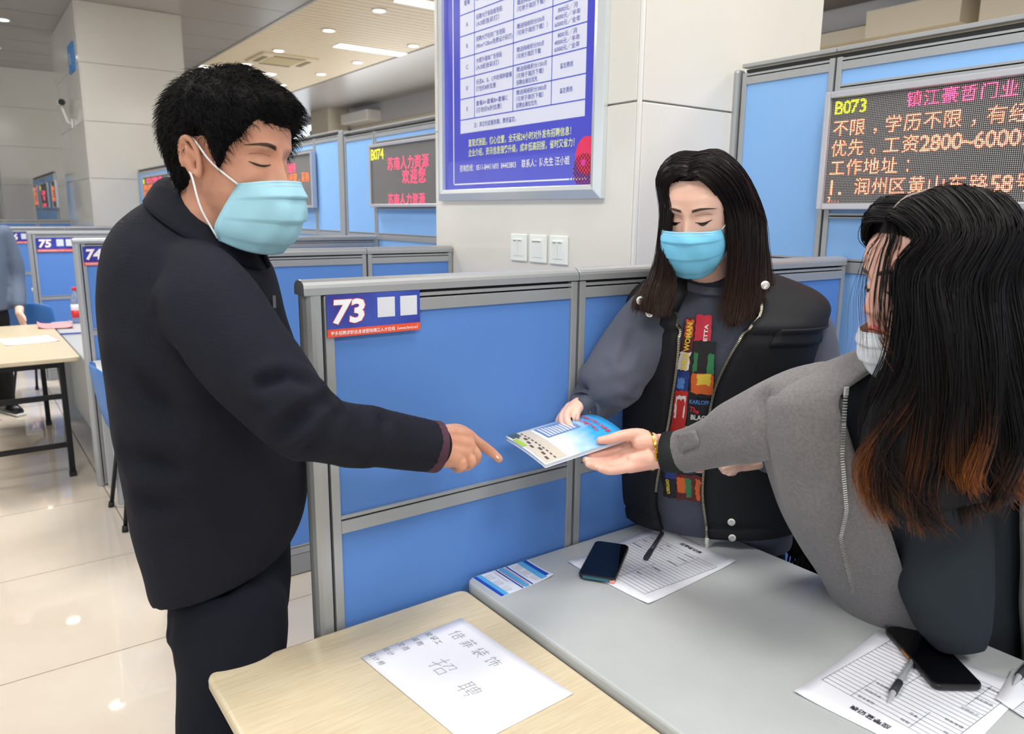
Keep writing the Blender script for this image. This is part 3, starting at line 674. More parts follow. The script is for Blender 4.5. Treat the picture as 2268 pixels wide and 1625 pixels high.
for v in (.10, .40, .70):
    lq(a, .17, .27, v, v + .2, .0021); lq(a, .70, .79, v, v + .2, .0021)
a.build('blank_square', m_qr, e)
# phones
def phone(ctr, d, w, l, z, label, case, tilt=0.):
    e = empty('smartphone', (*ctr, z), math.atan2(d[1], d[0]), label, 'phone')
    MB().prism(rrect(-l/2, l/2, -w/2, w/2, .014, 6), (0, 0, 0), X_, Y_, Z_, .011).build('case', case, e, bevel=.003)
    MB().prism(rrect(-l/2 + .003, l/2 - .003, -w/2 + .003, w/2 - .003, .012, 6), (0, 0, .0105), X_, Y_, Z_, .0012).build('screen', mat('black phone glass', (8, 8, 11), .05, spec=.5), e)
    return e
ph = phone((.664, -.161), (.165, .118), .088, .197, .7555, 'black phone with a teal and pink case edge lying on the application form', mat('black phone case', (28, 26, 34), .4))
MB().box(-.101, -.0955, -.032, .032, .002, .008).build('case_window', mat('teal case window', (44, 104, 120), .3), ph, bevel=.001)
MB().box(-.1, -.09, -.043, -.03, -.0005, .006).build('case_corner', mat('pink case corner', (236, 150, 140), .4), ph, bevel=.002)
p2 = phone((.893, -.828), (.11, .145), .09, .198, .757, 'dark phone with a wrist loop on the form by the long-haired woman', mat('black gold phone case', (20, 18, 16), .35))
MB().box(-.01, .02, .0445, .0462, .003, .009).build('side_button', mat('brass', (168, 110, 40), .3, metal=.8), p2)
lo = MB(); lo.tube([(.1 + .02*math.cos(a) + .012, .02 + .014*math.sin(a), .004) for a in np.linspace(0, 6.283, 18)], .0012, 5); lo.tube([(.13 + .01*math.cos(a), .036 + .009*math.sin(a), .006) for a in np.linspace(0, 6.283, 14)], .0014, 5)
lo.build('wrist_loop', mat('dark cord', (60, 58, 56), .5), p2)
# pens
def pen(p, q, z, label, body, cap=True, grip=None):
    p, q = np.array([*p, 0.]), np.array([*q, 0.]); L = np.linalg.norm(q - p); e = empty('ballpoint_pen', (*p[:2], z), math.atan2(q[1] - p[1], q[0] - p[0]), label, 'pen')
    r = .0062
    MB().tube([(.045, 0, r), (L*.99, 0, r), (L, 0, r)], [r*.9, r*.88, r*.5], 12).build('barrel', body, e, smooth=True)
    if cap:
        MB().tube([(0, 0, r), (.004, 0, r), (.05, 0, r)], [r*.6, r*1.1, r*1.1], 12).build('cap', m_inkd, e, smooth=True)
        MB().box(.002, .042, -.0018, .0018, 2.1*r, 2.5*r).build('clip', m_inkd, e, bevel=.0006)
    else:
        MB().tube([(.046, 0, r), (.03, 0, r*.95), (.012, 0, r*.6), (0, 0, r*.35)], [r, r*.9, r*.45, .0008], 12).build('tip', mat('clear grey plastic', (176, 176, 180), .2), e, smooth=True)
        MB().tube([(.03, 0, r), (.07, 0, r)], r*1.12, 12).build('grip', m_inkd, e, smooth=True)
    return e
pen((.755, -.21), (.904, -.127), .7545, 'black capped pen lying across the application form by the phone', mat('smoky pen barrel', (52, 54, 62), .3))
pen((.696, -.85), (.858, -.812), .7545, 'clear pen with a black grip lying on the form below the dark phone', mat('clear pen barrel', (150, 152, 158), .15), False)
pen((.93, -.957), (1.07, -.945), .7570, 'black pen at the desk edge beyond the dark phone', mat('smoky pen barrel', (52, 54, 62), .3), False)
# booth 75: pages, folder, strip and bottle
e = sheet('ruled_page', [(-.36, 4.54), (-.075, 4.56), (-.035, 4.27), (-.33, 4.23)], .75, 'white ruled page on the long wooden table in booth 75', .004)
a = MB()
for k in range(6): a.box(.06 + .045*k, .062 + .045*k, -.27, .0, .0028, .0032)
a.build('ruled_lines', m_ink, e)
e = sheet('pink_folder', [(-.085, 5.20), (.125, 5.16), (.115, 4.86), (-.1, 4.92)], .752, 'pink paper folder where the wooden table meets the grey desk', .02)
e.children[0].data.materials[0] = mat('pink paper', (240, 160, 166), .6)
MB().tube([(-.005, 4.55, .7555), (.25, 4.50, .7555)], .006, 8).build('blue_ruler', mat('blue plastic', (44, 64, 160), .4))
tag(bpy.data.objects['blue_ruler'], 'slim blue stick lying on the grey desk in booth 75', 'ruler')
e = empty('drink_bottle', (.175, 5.16, .745), 0, 'clear drink bottle with a red cap and red and white label', 'bottle')
def lathe(prof, n=20):
    a = np.linspace(0, 2*math.pi, n, endpoint=False); return MB().rings([np.stack([r*np.cos(a), r*np.sin(a), 0*a + z], 1) for r, z in prof])
lathe([(.03, 0), (.034, .01), (.034, .17), (.03, .2), (.013, .235), (.013, .25)]).build('body', mat('clear bottle plastic', (190, 200, 220), .1, trans=.7), e, smooth=True)
lathe([(.0345, .045), (.0345, .10)]).build('red_label', mat('red label', (206, 44, 48), .4), e, smooth=True)
lathe([(.0347, .10), (.0347, .145)]).build('white_label', m_paper, e, smooth=True)
lathe([(.015, .248), (.015, .27), (.012, .274)]).build('cap', mat('red cap', (214, 40, 50), .4), e, smooth=True)

# black fringed scarf over the chair back behind the women
e = empty('fringed_scarf', (1.325, -.29, .60), 0, 'black fringed scarf hanging over the blue chair behind the women', 'scarf')
m_sc = mat('black knit', (16, 16, 19), .95)
MB().grid([[(-.012 - .01*math.sin(9*u), -.07 + .12*u, .20 - .16*v + .006*math.sin(14*u)) for u in np.linspace(0, 1, 10)] for v in np.linspace(0, 1, 8)]).build('knit_end', m_sc, e, smooth=True, solid=.012)
fr_ = MB(); rs_ = np.random.RandomState(3)
for k in range(40):
    y = -.07 + .12*rs_.rand(); fr_.tube([(-.012, y, .05), (-.016 + .01*rs_.normal()*.5, y + .008*rs_.normal(), -.0), (-.014 + .008*rs_.normal(), y + .012*rs_.normal(), -.07 - .04*rs_.rand())], [.003, .003, .0015], 5)
fr_.build('fringe', m_sc, e, smooth=True)
# ================================================================== KIT FOR PEOPLE
def unit(v): v = np.asarray(v, float); return v/np.linalg.norm(v)
FH_ = unit([FWD[0], FWD[1], 0]); RH_ = unit([RGT[0], RGT[1], 0])       # level directions: away from the photographer, to the side
def ring(c, a, b, n=28, e=2.3):
    t = np.linspace(0, 2*math.pi, n, endpoint=False); ct, st = np.cos(t), np.sin(t)
    return np.asarray(c) + np.outer(np.sign(ct)*np.abs(ct)**(2/e), a) + np.outer(np.sign(st)*np.abs(st)**(2/e), b)
def spline(P, n):
    """Catmull-Rom through the rows of P"""
    P = np.asarray(P, float); k = len(P); Q = np.vstack([2*P[0] - P[1], P, 2*P[-1] - P[-2]]); t = np.linspace(0, k - 1, n); i = np.minimum(t.astype(int), k - 2); f = (t - i)[:, None]
    a, b, c, d = Q[i], Q[i + 1], Q[i + 2], Q[i + 3]
    return .5*(2*b + (c - a)*f + (2*a - 5*b + 4*c - d)*f**2 + (3*b - a - 3*c + d)*f**3)
def limb(mb, pts, rad, n=18, steps=None, flat=1., ref=None):
    """smooth tapered limb with rounded ends"""
    steps = steps or 5*len(pts); A = spline(np.hstack([np.asarray(pts, float), np.asarray(rad, float)[:, None]]), steps); P, r = A[:, :3], A[:, 3]
    d0, d1 = unit(P[0] - P[1]), unit(P[-1] - P[-2])
    P = np.vstack([P[0] + d0*r[0]*.55, P[0] + d0*r[0]*.35, P, P[-1] + d1*r[-1]*.5, P[-1] + d1*r[-1]*.8]); r = np.concatenate([[r[0]*.45, r[0]*.82], r, [r[-1]*.8, r[-1]*.35]])
    mb.tube(P, r, n, flat=flat, ref=ref)
def remesh(mb, voxel, smooth=4, name='skin'):
    """weld everything in mb into one continuous surface; returns vertices, faces"""
    me = mb.mesh('weld'); o = bpy.data.objects.new('weld', me); COL.objects.link(o)
    bm = bmesh.new(); bm.from_mesh(me); bmesh.ops.recalc_face_normals(bm, faces=bm.faces); bm.to_mesh(me); bm.free()
    r = o.modifiers.new('r', 'REMESH'); r.mode = 'VOXEL'; r.voxel_size = voxel
    if smooth:
        s = o.modifiers.new('s', 'SMOOTH'); s.factor = .5; s.iterations = smooth
    dg = bpy.context.evaluated_depsgraph_get(); ev = o.evaluated_get(dg).to_mesh()
    V = np.empty(len(ev.vertices)*3); ev.vertices.foreach_get('co', V); V = V.reshape(-1, 3)
    Nn = np.empty(len(ev.vertices)*3); ev.vertices.foreach_get('normal', Nn); Nn = Nn.reshape(-1, 3)
    F_ = [tuple(p.vertices) for p in ev.polygons]
    o.evaluated_get(dg).to_mesh_clear(); bpy.data.objects.remove(o); bpy.data.meshes.remove(me)
    return V, Nn, F_
def surf(name, V, F_, material, parent, smooth=True):
    me = bpy.data.meshes.new(name); me.from_pydata([tuple(v) for v in V], [], F_); me.update()
    return link(name, me, material, parent, smooth=smooth, fix=False)
def wrinkle(V, N_, amp=.004, k=14., seed=1, aniso=(1, 1, 1)):
    """soft irregular cloth folds"""
    rs = np.random.RandomState(seed); out = np.zeros(len(V))
    for i in range(9):
        d = unit(rs.normal(size=3)*np.asarray(aniso)); kk = k*(.6 + 1.6*rs.rand()); w = V@d*kk + rs.rand()*7 + 1.3*np.sin(V@unit(rs.normal(size=3))*k*.6 + rs.rand()*7)
        out += (1 - np.abs(np.sin(w)))**1.7*rs.uniform(.4, 1)
    out = out/9 - .3
    return V + N_*(out*amp*3)[:, None]
def crease(V, N_, lines):
    """pressed-in or raised fold lines: (polyline, width, depth)"""
    D = np.zeros(len(V))
    for pts, w, dep in lines:
        P = np.asarray(pts, float); best = np.full(len(V), 9.)
        for a, b in zip(P[:-1], P[1:]):
            ab = b - a; t = np.clip(((V - a)@ab)/(ab@ab), 0, 1); best = np.minimum(best, np.linalg.norm(V - a - t[:, None]*ab, axis=1))
        D += dep*(np.exp(-(best/w)**2) - .45*np.exp(-((best - 2*w)/(1.2*w))**2))
    return V - N_*D[:, None]

# ---- head, in its own frame: x to its right, y forward, z up, chin at z = 0
_hz = np.array([-.012, 0., .012, .03, .05, .07, .09, .11, .13, .15, .17, .19, .205, .218, .228, .234, .2355])
_hf = np.array([.060, .078, .086, .085, .084, .085, .084, .083, .083, .087, .086, .078, .066, .050, .032, .014, .004])
_hb = np.array([-.02, -.028, -.034, -.046, -.06, -.074, -.084, -.091, -.096, -.098, -.096, -.088, -.077, -.060, -.040, -.018, -.006])
_hw = np.array([.018, .030, .040, .052, .060, .065, .068, .070, .072, .074, .074, .069, .060, .047, .031, .014, .004])
def head_xy(th, z):
    f, b, w = np.interp(z, _hz, _hf), np.interp(z, _hz, _hb), np.interp(z, _hz, _hw)
    yc, ly = (f + b)/2, (f - b)/2; e = 2.35; s, c = np.sin(th), np.cos(th)
    return w*np.sign(s)*np.abs(s)**(2/e), yc + ly*np.sign(c)*np.abs(c)**(2/e)
def _g(x, z, cx, cz, sx, sz): return np.exp(-((x - cx)/sx)**2 - ((z - cz)/sz)**2)
def features(x, y, z):
    d = np.zeros_like(np.asarray(x, float)); ax = np.abs(x)
    ridge = np.interp(z, [.076, .083, .090, .098, .110, .125, .138, .148], [0, .006, .019, .0215, .016, .010, .005, 0]); wd = np.interp(z, [.08, .092, .1, .12, .14], [.017, .015, .0115, .0085, .009])
    d += ridge*np.exp(-(ax/wd)**2); d += .006*_g(ax, z, .014, .087, .007, .007)
    d += -.0085*_g(ax, z, .030, .128, .016, .0105) + .0062*_g(ax, z, .031, .1245, .0125, .0068) + .0035*_g(ax, z, .03, .146, .02, .007)
    d += .003*_g(ax, z, .046, .098, .018, .015) + .005*_g(x, z, 0, .056, .02, .012) - .002*_g(x, z, 0, .0575, .022, .0018) + .005*_g(x, z, 0, .018, .016, .011) - .004*_g(x, z, 0, .038, .018, .007)
    return d*np.clip((y - .01)/.04, 0, 1)
def face_y(x, z):
    f, b, w = np.interp(z, _hz, _hf), np.interp(z, _hz, _hb), np.interp(z, _hz, _hw); yc, ly = (f + b)/2, (f - b)/2; e = 2.35
    y = yc + ly*np.maximum(0, 1 - np.abs(x/w)**e)**(1/e); return y + features(np.asarray(x, float), y, np.asarray(z, float))
class Head:
    def __init__(s, origin, fwd, up, scale):
        s.o = np.asarray(origin, float); s.y = unit(fwd); s.z = unit(np.asarray(up) - s.y*(np.asarray(up)@s.y)); s.x = np.cross(s.y, s.z); s.k = scale
    def w(s, P): P = np.asarray(P, float); return s.o + s.k*(P[..., 0:1]*s.x + P[..., 1:2]*s.y + P[..., 2:3]*s.z)
    def skull(s, mb):
        R = []
        for z in np.concatenate([np.linspace(-.012, .2, 70), np.linspace(.2, .2355, 22)[1:]]):
            th = np.linspace(0, 2*math.pi, 88, endpoint=False); x, y = head_xy(th, z); y = y + features(x, y, z + 0*x)
            R.append(s.w(np.stack([x, y, z + 0*x], 1)))
        mb.rings(R)
    def ear(s, mb, side):
        o = np.array([side*.069, -.012, .118]); out = []
        for a in np.linspace(-.5, 4.2, 15): out.append(o + [side*(.012 + .004*math.sin(a)), -.004 - .0175*math.cos(a - .25)*1. + .0, .0 + .030*math.sin(a) - .002])
        mb.tube(s.w(np.array(out)), [s.k*r for r in np.interp(np.linspace(0, 1, 15), [0, .3, .8, 1], [.0042, .005, .0045, .006])], 8)
        mb.tube(s.w(np.array([o + [side*.004, .004, .0], o + [side*.009, -.008, .012], o + [side*.008, -.010, -.006], o + [side*.006, .0, -.026]])), [s.k*r for r in (.008, .011, .010, .0075)], 10)
        mb.tube(s.w(np.array([o + [side*.006, .009, .004], o + [side*.009, .008, -.006]])), s.k*.0045, 8)
    def on_face(s, x, z, lift=0.): return s.w(np.stack([np.asarray(x, float), face_y(np.asarray(x, float), np.asarray(z, float)) + lift, np.asarray(z, float)], -1))
    def eyes(s, parent, m_brow, m_lash, open_=0., sides=(1, -1), brow=1.):
        for sd in sides:
            t = np.linspace(0, 1, 12); x = sd*(.016 + .032*t)
            z = .1205 - .0035*np.sin(math.pi*t) + .0015*t
            MB().tube(s.on_face(x, z, .0006), [s.k*r for r in np.interp(t, [0, .3, .8, 1], [.0006, .0014, .0016, .0005])], 6).build('lash_line', m_lash, parent, smooth=True)
            z2 = .1335 + .0025*np.sin(math.pi*t)
            MB().tube(s.on_face(x, z2, -.0002), [s.k*.0007]*12, 5).build('lid_crease', mat('lid shade', (150, 96, 78), .6), parent, smooth=True)
            if open_:
                G = [[s.on_face(np.array(sd*(.021 + .021*u)), np.array(.1195 - .0035*math.sin(math.pi*(.15 + .7*u)) - v*open_*math.sin(math.pi*u)), .0009) for u in np.linspace(0, 1, 9)] for v in np.linspace(0, 1, 4)]
                MB().grid(G).build('iris', mat('dark iris', (26, 16, 14), .2), parent, smooth=True)
            xb = sd*(.012 + .040*t); zb = .1455 + .0055*np.sin(math.pi*np.clip(t*.85, 0, 1)) - .002*t
            b = MB()
            for row in range(5):
                for i in range(26):
                    u = (i + .5*(row % 2))/26; hgt = .0045*brow*(1 - abs(2*u - .7)**2*.5)*(1 - .6*u)
                    p0 = s.on_face(np.array(sd*(.011 + .040*u)), np.array(np.interp(u, t, zb) + hgt*(row/2 - 1)), .0004)
                    p1 = s.on_face(np.array(sd*(.011 + .040*u + .007)), np.array(np.interp(u, t, zb) + hgt*(row/2 - 1)*.5 + .0022*(1 - 1.6*u)), .0014)
                    b.tube([p0, (p0 + p1)/2, p1], [s.k*.0004, s.k*.0004, s.k*.00015], 3)
            b.build('eyebrow', m_brow, parent)
    def mask(s, parent, m_mask, m_loop, rows=None, name='face_mask', corners=None, pleat=.0035, stitch=True):
        """pleated mask; rows (v: z centre, y front, half width, y side, z side)"""
        rows = rows or [(.0, .100, .113, .060, .052, .084), (.25, .082, .123, .067, .044, .07), (.5, .052, .124, .069, .038, .048), (.75, .018, .112, .066, .03, .024), (1., -.016, .086, .058, .022, .002)]
        rows = np.array(rows); v0 = rows[:, 0]; G = []; nv, nu = 44, 41
        for v in np.linspace(0, 1, nv):
            zc, yf, hw, ys, zs = [np.interp(v, v0, spline(rows[:, k:k + 1], 60)[:, 0][np.linspace(0, 59, len(v0)).astype(int)]) for k in range(1, 6)]
            q = spline(rows[:, 1:], 101); zc, yf, hw, ys, zs = [np.interp(v*100, np.arange(101), q[:, k]) for k in range(5)]
            r = []
            for u in np.linspace(-1, 1, nu):
                a = u*math.pi/2; saw = ((v*3.4) % 1.); env = (1 - u**6)*np.clip(4*v, 0, 1)*np.clip(5*(1 - v), 0, 1)
                off = pleat*(saw - .4)*env*(1 - .45*abs(u)) + .0011*math.sin(9*u + 11*v) + .0009*math.sin(17*u - 6*v)
                r.append((hw*math.sin(a)*(1 + off*4), ys + (yf + off - ys)*max(math.cos(a), 0)**.75, zc + (zs - zc)*u*u))
            G.append(r)
        G = np.array(G); e = MB().grid(s.w(G)).build(name, m_mask, parent, smooth=True, solid=.0014)
        if stitch:
            t = MB()
            for k in (1, 4): t.tube(s.w(G[k] + np.array([0, .0012, 0])), s.k*.0005, 4)
            for u in (1, 2, nu - 2, nu - 3): t.tube(s.w(G[:, u] + np.array([0, .0012, 0])), s.k*.0005, 4)
            t.build('stitching', mat('mask stitching', (196, 222, 234), .7), e)
        for j, sd in ((0, -1), (nu - 1, 1)):
            for zi, ze in ((1, .146), (nv - 3, .092)):
                p = G[zi, j]; q = np.array([sd*.082, -.012, ze]); m_ = (p + q)/2 + np.array([sd*.008, 0, -.002])
                pts = spline(s.w(np.array([p, m_, q, [sd*.078, -.03, (ze + .118)/2]])), 14)
                MB().tube(pts, s.k*.0016, 6, flat=1.).build('ear_loop', m_loop, e, smooth=True)
        return e
    def cap(s, line, thick, n=180, jitter=.0):
        """hair cap over the skull: line(x, y, z) > 0 where hair grows; thick(x, y, z) its thickness"""
        zs = np.concatenate([np.linspace(.02, .2, 100), np.linspace(.2, .2355, 16)[1:]]); pts = []; keep = []
        for z in zs:
            th = np.linspace(0, 2*math.pi, n, endpoint=False); x, y = head_xy(th, z); P = np.stack([x, y, z + 0*x], 1); nn = np.stack([x*1.25, y + .005, np.full(n, max(z - .12, 0)*1.2)], 1); nn /= np.linalg.norm(nn, axis=1)[:, None]
            L_ = np.array([line(*p) for p in P]); t = np.array([thick(*p) for p in P])*np.clip(L_/.012, 0.02, 1)
            pts.append(P + nn*t[:, None]); keep.append(L_ > 0)
        vs = np.array(pts); K_ = np.array(keep); m = MB(); fs = []; a, b = vs.shape[:2]
        for i in range(a - 1):
            for j in range(b):
                if K_[i, j] or K_[i + 1, (j + 1) % b]: fs.append((i*b + j, i*b + (j + 1) % b, (i + 1)*b + (j + 1) % b, (i + 1)*b + j))
        fs.append(tuple((a - 1)*b + j for j in range(b))); m.add(s.w(vs.reshape(-1, 3)), fs)
        return m, vs, K_
def strands(name, lines, r0, r1, material, parent, sides=3, tint=None):
    """many thin tapered hairs: lines (n, k, 3)"""
    A = np.asarray(lines, float); n, k, _ = A.shape
    T = np.gradient(A, axis=1); T /= np.linalg.norm(T, axis=2, keepdims=True) + 1e-9
    h = np.random.RandomState(3).normal(size=(n, 1, 3)); U = np.cross(T, h); U /= np.linalg.norm(U, axis=2, keepdims=True) + 1e-9; W_ = np.cross(T, U)
    rr = np.linspace(r0, r1, k)[None, :, None]; out = []
    for j in range(sides):
        a = 2*math.pi*j/sides; out.append(A + rr*(math.cos(a)*U + math.sin(a)*W_))
    V = np.stack(out, 2).reshape(-1, 3)          # n,k,sides
    base = (np.arange(n)*k*sides)[:, None, None] + (np.arange(k - 1)*sides)[None, :, None]; j = np.arange(sides)[None, None, :]; j2 = (j + 1) % sides
    F_ = np.stack([base + j, base + j2, base + j2 + sides, base + j + sides], -1).reshape(-1, 4)
    me = bpy.data.meshes.new(name); me.vertices.add(len(V)); me.vertices.foreach_set('co', V.ravel()); me.loops.add(F_.size); me.loops.foreach_set('vertex_index', F_.ravel())
    me.polygons.add(len(F_)); me.polygons.foreach_set('loop_start', np.arange(0, F_.size, 4)); me.update(calc_edges=True); me.validate()
    at_ = me.attributes.new('along', 'FLOAT', 'POINT'); fade = np.ones(n) if tint is None else tint; at_.data.foreach_set('value', (np.linspace(0, 1, k)[None, :, None]*fade[:, None, None]*np.ones((1, 1, sides))).ravel().astype(np.float32))
    return link(name, me, material, parent, smooth=True, fix=False)
def hair_mat(name, root, tip=None, t0=.6, rough=.5, spec=.25):
    if name in MATS: return MATS[name]
    m = mat(name, root, rough, spec=spec)
    if tip:
        nt = m.node_tree; N, L = nt.nodes, nt.links; a = N.new('ShaderNodeAttribute'); a.attribute_name = 'along'; r = N.new('ShaderNodeValToRGB')
        r.color_ramp.elements[0].position = t0; r.color_ramp.elements[0].color = (*lin(root), 1); r.color_ramp.elements[1].position = 1.; r.color_ramp.elements[1].color = (*lin(tip), 1)
        L.new(a.outputs['Fac'], r.inputs[0]); L.new(r.outputs[0], nt.nodes['Principled BSDF'].inputs['Base Color'])
    return m
def long_hair(name, guides, material, parent, n=1600, k=22, jit=.006, r=(.0009, .0003), sheet=True, wave=.0, seed=5, curl=0., tipvar=False):
    """a curtain of long hair between neighbouring guide curves, with an opaque under-layer"""
    Gd = np.array([spline(g, k) for g in guides]); rs = np.random.RandomState(seed); m = len(Gd)
    if sheet:
        fine = np.array([spline(Gd[:, j], 6*m) for j in range(k)]).transpose(1, 0, 2)
        o = MB().grid(fine).build(name + '_underlayer', material, parent, smooth=True, solid=.006)
        at_ = o.data.attributes.new('along', 'FLOAT', 'POINT'); at_.data.foreach_set('value', np.tile(np.linspace(0, .6, k), len(fine)).astype(np.float32))
    dense = np.array([spline(Gd[:, j], 400) for j in range(k)]).transpose(1, 0, 2)
    idx = rs.randint(0, 400, n); A = dense[idx].copy(); t = np.linspace(0, 1, k)[None, :, None]
    A += rs.normal(size=(n, 1, 3))*jit*(.35 + t); A += rs.normal(size=(n, 1, 3))*jit*.8*t**2
    locks = np.sin(idx*.11)*.5 + np.sin(idx*.043 + 1)*.5
    if curl: A += (curl*t**1.6*np.sin(t*8.5 + np.floor(idx/25.)[:, None, None]*1.7))*RH_ + curl*.7*t**1.6*np.cos(t*8.5 + np.floor(idx/25.)[:, None, None]*2.3)*FH_ + (np.sin(np.floor(idx/25.)*2.9)*.03)[:, None, None]*t**2*Z_
    if wave: A += wave*t**1.5*np.sin(t*9 + (idx[:, None, None]/400.*14) + rs.rand(n, 1, 1)*.8)*rs.normal(size=(n, 1, 3))*.6 + wave*t**1.5*np.sin(t*10 + idx[:, None, None]/400.*9)*RH_
    L_ = rs.uniform(.86, 1.03, size=n)
    out = np.array([np.stack([np.interp(np.linspace(0, min(l, 1), k), np.linspace(0, 1, k), a[:, q]) for q in range(3)], 1) for a, l in zip(A, L_)])
    return strands(name, out, r[0], r[1], material, parent, tint=np.clip(.66 + .34*np.clip(np.sin(np.floor(idx/25.)*3.7), 0, 1)**2 + rs.normal(size=n)*.06, .4, 1.) if tipvar else None)
def hand_mesh(mb, wrist, knuckles, fingers, thumb, fr=.0098):
    """palm from wrist to knuckles, four jointed fingers and a thumb; all points in metres"""
    for (wp, wr), kp, f in zip(wrist, knuckles, fingers):
        limb(mb, [wp, (np.asarray(wp)*.45 + np.asarray(kp)*.55), kp], [wr, fr*1.75, fr*1.35], 12, 9)
        limb(mb, [kp] + list(f), np.linspace(fr*1.15, fr*.78, len(f) + 1), 12, 14)
    kk = [np.asarray(q) for q in knuckles]; ww = [np.asarray(q[0]) for q in wrist]
    for a, b in zip(range(3), range(1, 4)): limb(mb, [(ww[a] + ww[b])/2, (kk[a] + kk[b])/2], [fr*1.7, fr*1.25], 10, 5)
    limb(mb, thumb, np.linspace(fr*1.75, fr*.85, len(thumb)), 12, 14)
# ================================================================== THE MAN
m_skin1 = mat('tanned skin', (204, 152, 126), .5, spec=.4, sss=.25, vary=(26, (197, 140, 114), .6), bump=(420, .06))
m_skin2 = mat('fair skin', (240, 200, 180), .48, spec=.4, sss=.25, vary=(22, (234, 188, 168), .6))
m_skin3 = mat('rosy skin', (234, 188, 168), .48, spec=.4, sss=.25, vary=(24, (226, 170, 152), .6))
m_hairb = hair_mat('short black hair', (16, 15, 16), rough=.65, spec=.12)
m_lash = mat('black lash', (22, 16, 15), .5)
m_mask = mat('light blue mask fabric', (158, 208, 224), .75, bump=(700, .15))
m_mask2 = mat('bright blue mask fabric', (120, 200, 234), .75, bump=(700, .15))
m_loop = mat('white elastic', (244, 244, 246), .7)
m_navyc = mat('navy ribbed jacket cloth', (25, 27, 38), .85, spec=.2, bump=(190, .5, 'Z'))
m_navyt = mat('dark navy trouser cloth', (24, 27, 36), .9, spec=.15, bump=(900, .2))
m_plum = mat('plum jacket lining', (66, 34, 52), .8)
HS = 1.16
def man():
    D = 1.49
    e = empty('person', (*at(460, 900, D)[:2], 0), 0, 'masked man in a dark navy jacket pointing at the booklet', 'person')
    inv = -np.array([*at(460, 900, D)[:2], 0])
    def T(P): return np.asarray(P) + inv
    A = lambda x, y, d: T(at(x, y, d))
    # --- jacket: body, sleeves
    jb = MB()
    out = [(378, 414, 538, 506, .068), (347, 434, 558, 540, .105), (312, 460, 577, 572, .15), (284, 490, 592, 602, .185), (264, 530, 602, 640, .203), (254, 580, 612, 682, .21), (250, 640, 625, 724, .212), (251, 720, 645, 772, .207),
           (259, 800, 658, 832, .20), (270, 870, 668, 886, .20), (280, 930, 674, 936, .20), (290, 990, 676, 986, .20), (299, 1050, 674, 1036, .20), (310, 1105, 673, 1082, .20), (320, 1150, 671, 1120, .20), (334, 1195, 664, 1152, .198), (346, 1235, 654, 1180, .196), (353, 1264, 645, 1200, .194), (361, 1290, 636, 1216, .19)]
    R = []
    for bx_, by_, fx_, fy_, w in out:
        dd = D + .10*max(0, (by_ + fy_)/2 - 800)/400.; p, q = A(bx_, by_, dd), A(fx_, fy_, dd); R.append(ring((p + q)/2, (q - p)/2, FH_*w*.93, 44, 2.25))
    jb.rings(R)
    slv = [(415, 590, 1.42, .065), (440, 630, 1.37, .08), (478, 690, 1.325, .086), (540, 775, 1.285, .081), (610, 855, 1.265, .073), (672, 925, 1.265, .062), (735, 955, 1.295, .057), (820, 966, 1.365, .056), (890, 978, 1.42, .055), (952, 988, 1.455, .053)]
    limb(jb, [A(x, y, d) for x, y, d, r in slv], [r for *_, r in slv], 24, 40)
    limb(jb, [A(480, 600, 1.66), A(500, 760, 1.68), A(520, 900, 1.66), A(560, 1020, 1.62)], [.085, .075, .065, .05], 20)
    V, Nn, F_ = remesh(jb, .0075, 14)
    V = wrinkle(V, Nn, .0034, 10, 4)
    Cr = lambda *p: [A(*q) for q in p]
    V = crease(V, Nn, [(Cr((395, 690, 1.30), (430, 770, 1.28), (520, 880, 1.27), (610, 985, 1.27)), .018, .024), (Cr((405, 740, 1.3), (460, 880, 1.28), (560, 1010, 1.28)), .014, .010), (Cr((585, 850, 1.2), (640, 830, 1.2), (690, 850, 1.22)), .012, .012), (Cr((620, 960, 1.2), (690, 900, 1.2), (720, 885, 1.23)), .013, .014),
                         (Cr((690, 990, 1.23), (740, 920, 1.24)), .012, .009), (Cr((800, 1010, 1.32), (850, 930, 1.33)), .014, .008), (Cr((300, 800, 1.35), (380, 960, 1.29), (520, 1080, 1.29)), .022, .014), (Cr((310, 1000, 1.38), (430, 1060, 1.29), (560, 1050, 1.3)), .02, .012), (Cr((330, 1110, 1.38), (450, 1140, 1.3), (600, 1120, 1.34)), .02, .010),
                         (Cr((345, 1245, 1.4), (480, 1262, 1.33), (625, 1225, 1.42)), .006, .004), (Cr((626, 1000, 1.36), (628, 1060, 1.36), (610, 1105, 1.33)), .008, .010)])
    surf('jacket', V, F_, m_navyc, e)
    # cuff lining
    MB().tube([A(945, 987, 1.452), A(966, 989, 1.464)], [.050, .0505], 24, cap=False).build('cuff_lining', m_plum, e, smooth=True)
    # --- collar: stand plus turned-down leaf
    def cring(bx_, by_, fx_, fy_, w, d=D - .004):
        p, q = A(bx_, by_, d), A(fx_, fy_, d); return ring((p + q)/2, (q - p)/2, FH_*w, 40, 2.1)
    up, lo = cring(382, 400, 552, 520, .072), cring(338, 440, 588, 596, .125)
    md = up*.55 + lo*.45 + np.array([0, 0, .014]); G = [g[1:] for g in (up - np.array([0, 0, .035]), up, md, lo)]
    MB().grid(np.array([spline(np.array([g[j] for g in G]), 12) for j in range(len(G[0]))])).build('collar', m_navyc, e, smooth=True, solid=.007)
    inn = cring(388, 402, 549, 521, .067)[1:]
    MB().grid(np.array([inn - [0, 0, .035], inn + [0, 0, .003]])).build('collar_lining', m_plum, e, smooth=True, solid=.003)
    # zip slider hanging at the chest
    MB().box(-.003, .003, -.002, .002, -.012, .012).build('zip_pull', mat('zip metal', (120, 120, 124), .3, metal=.8), e).location = A(607, 668, D - .02)
    # --- trousers and shoes
    tb = MB()
    R = []
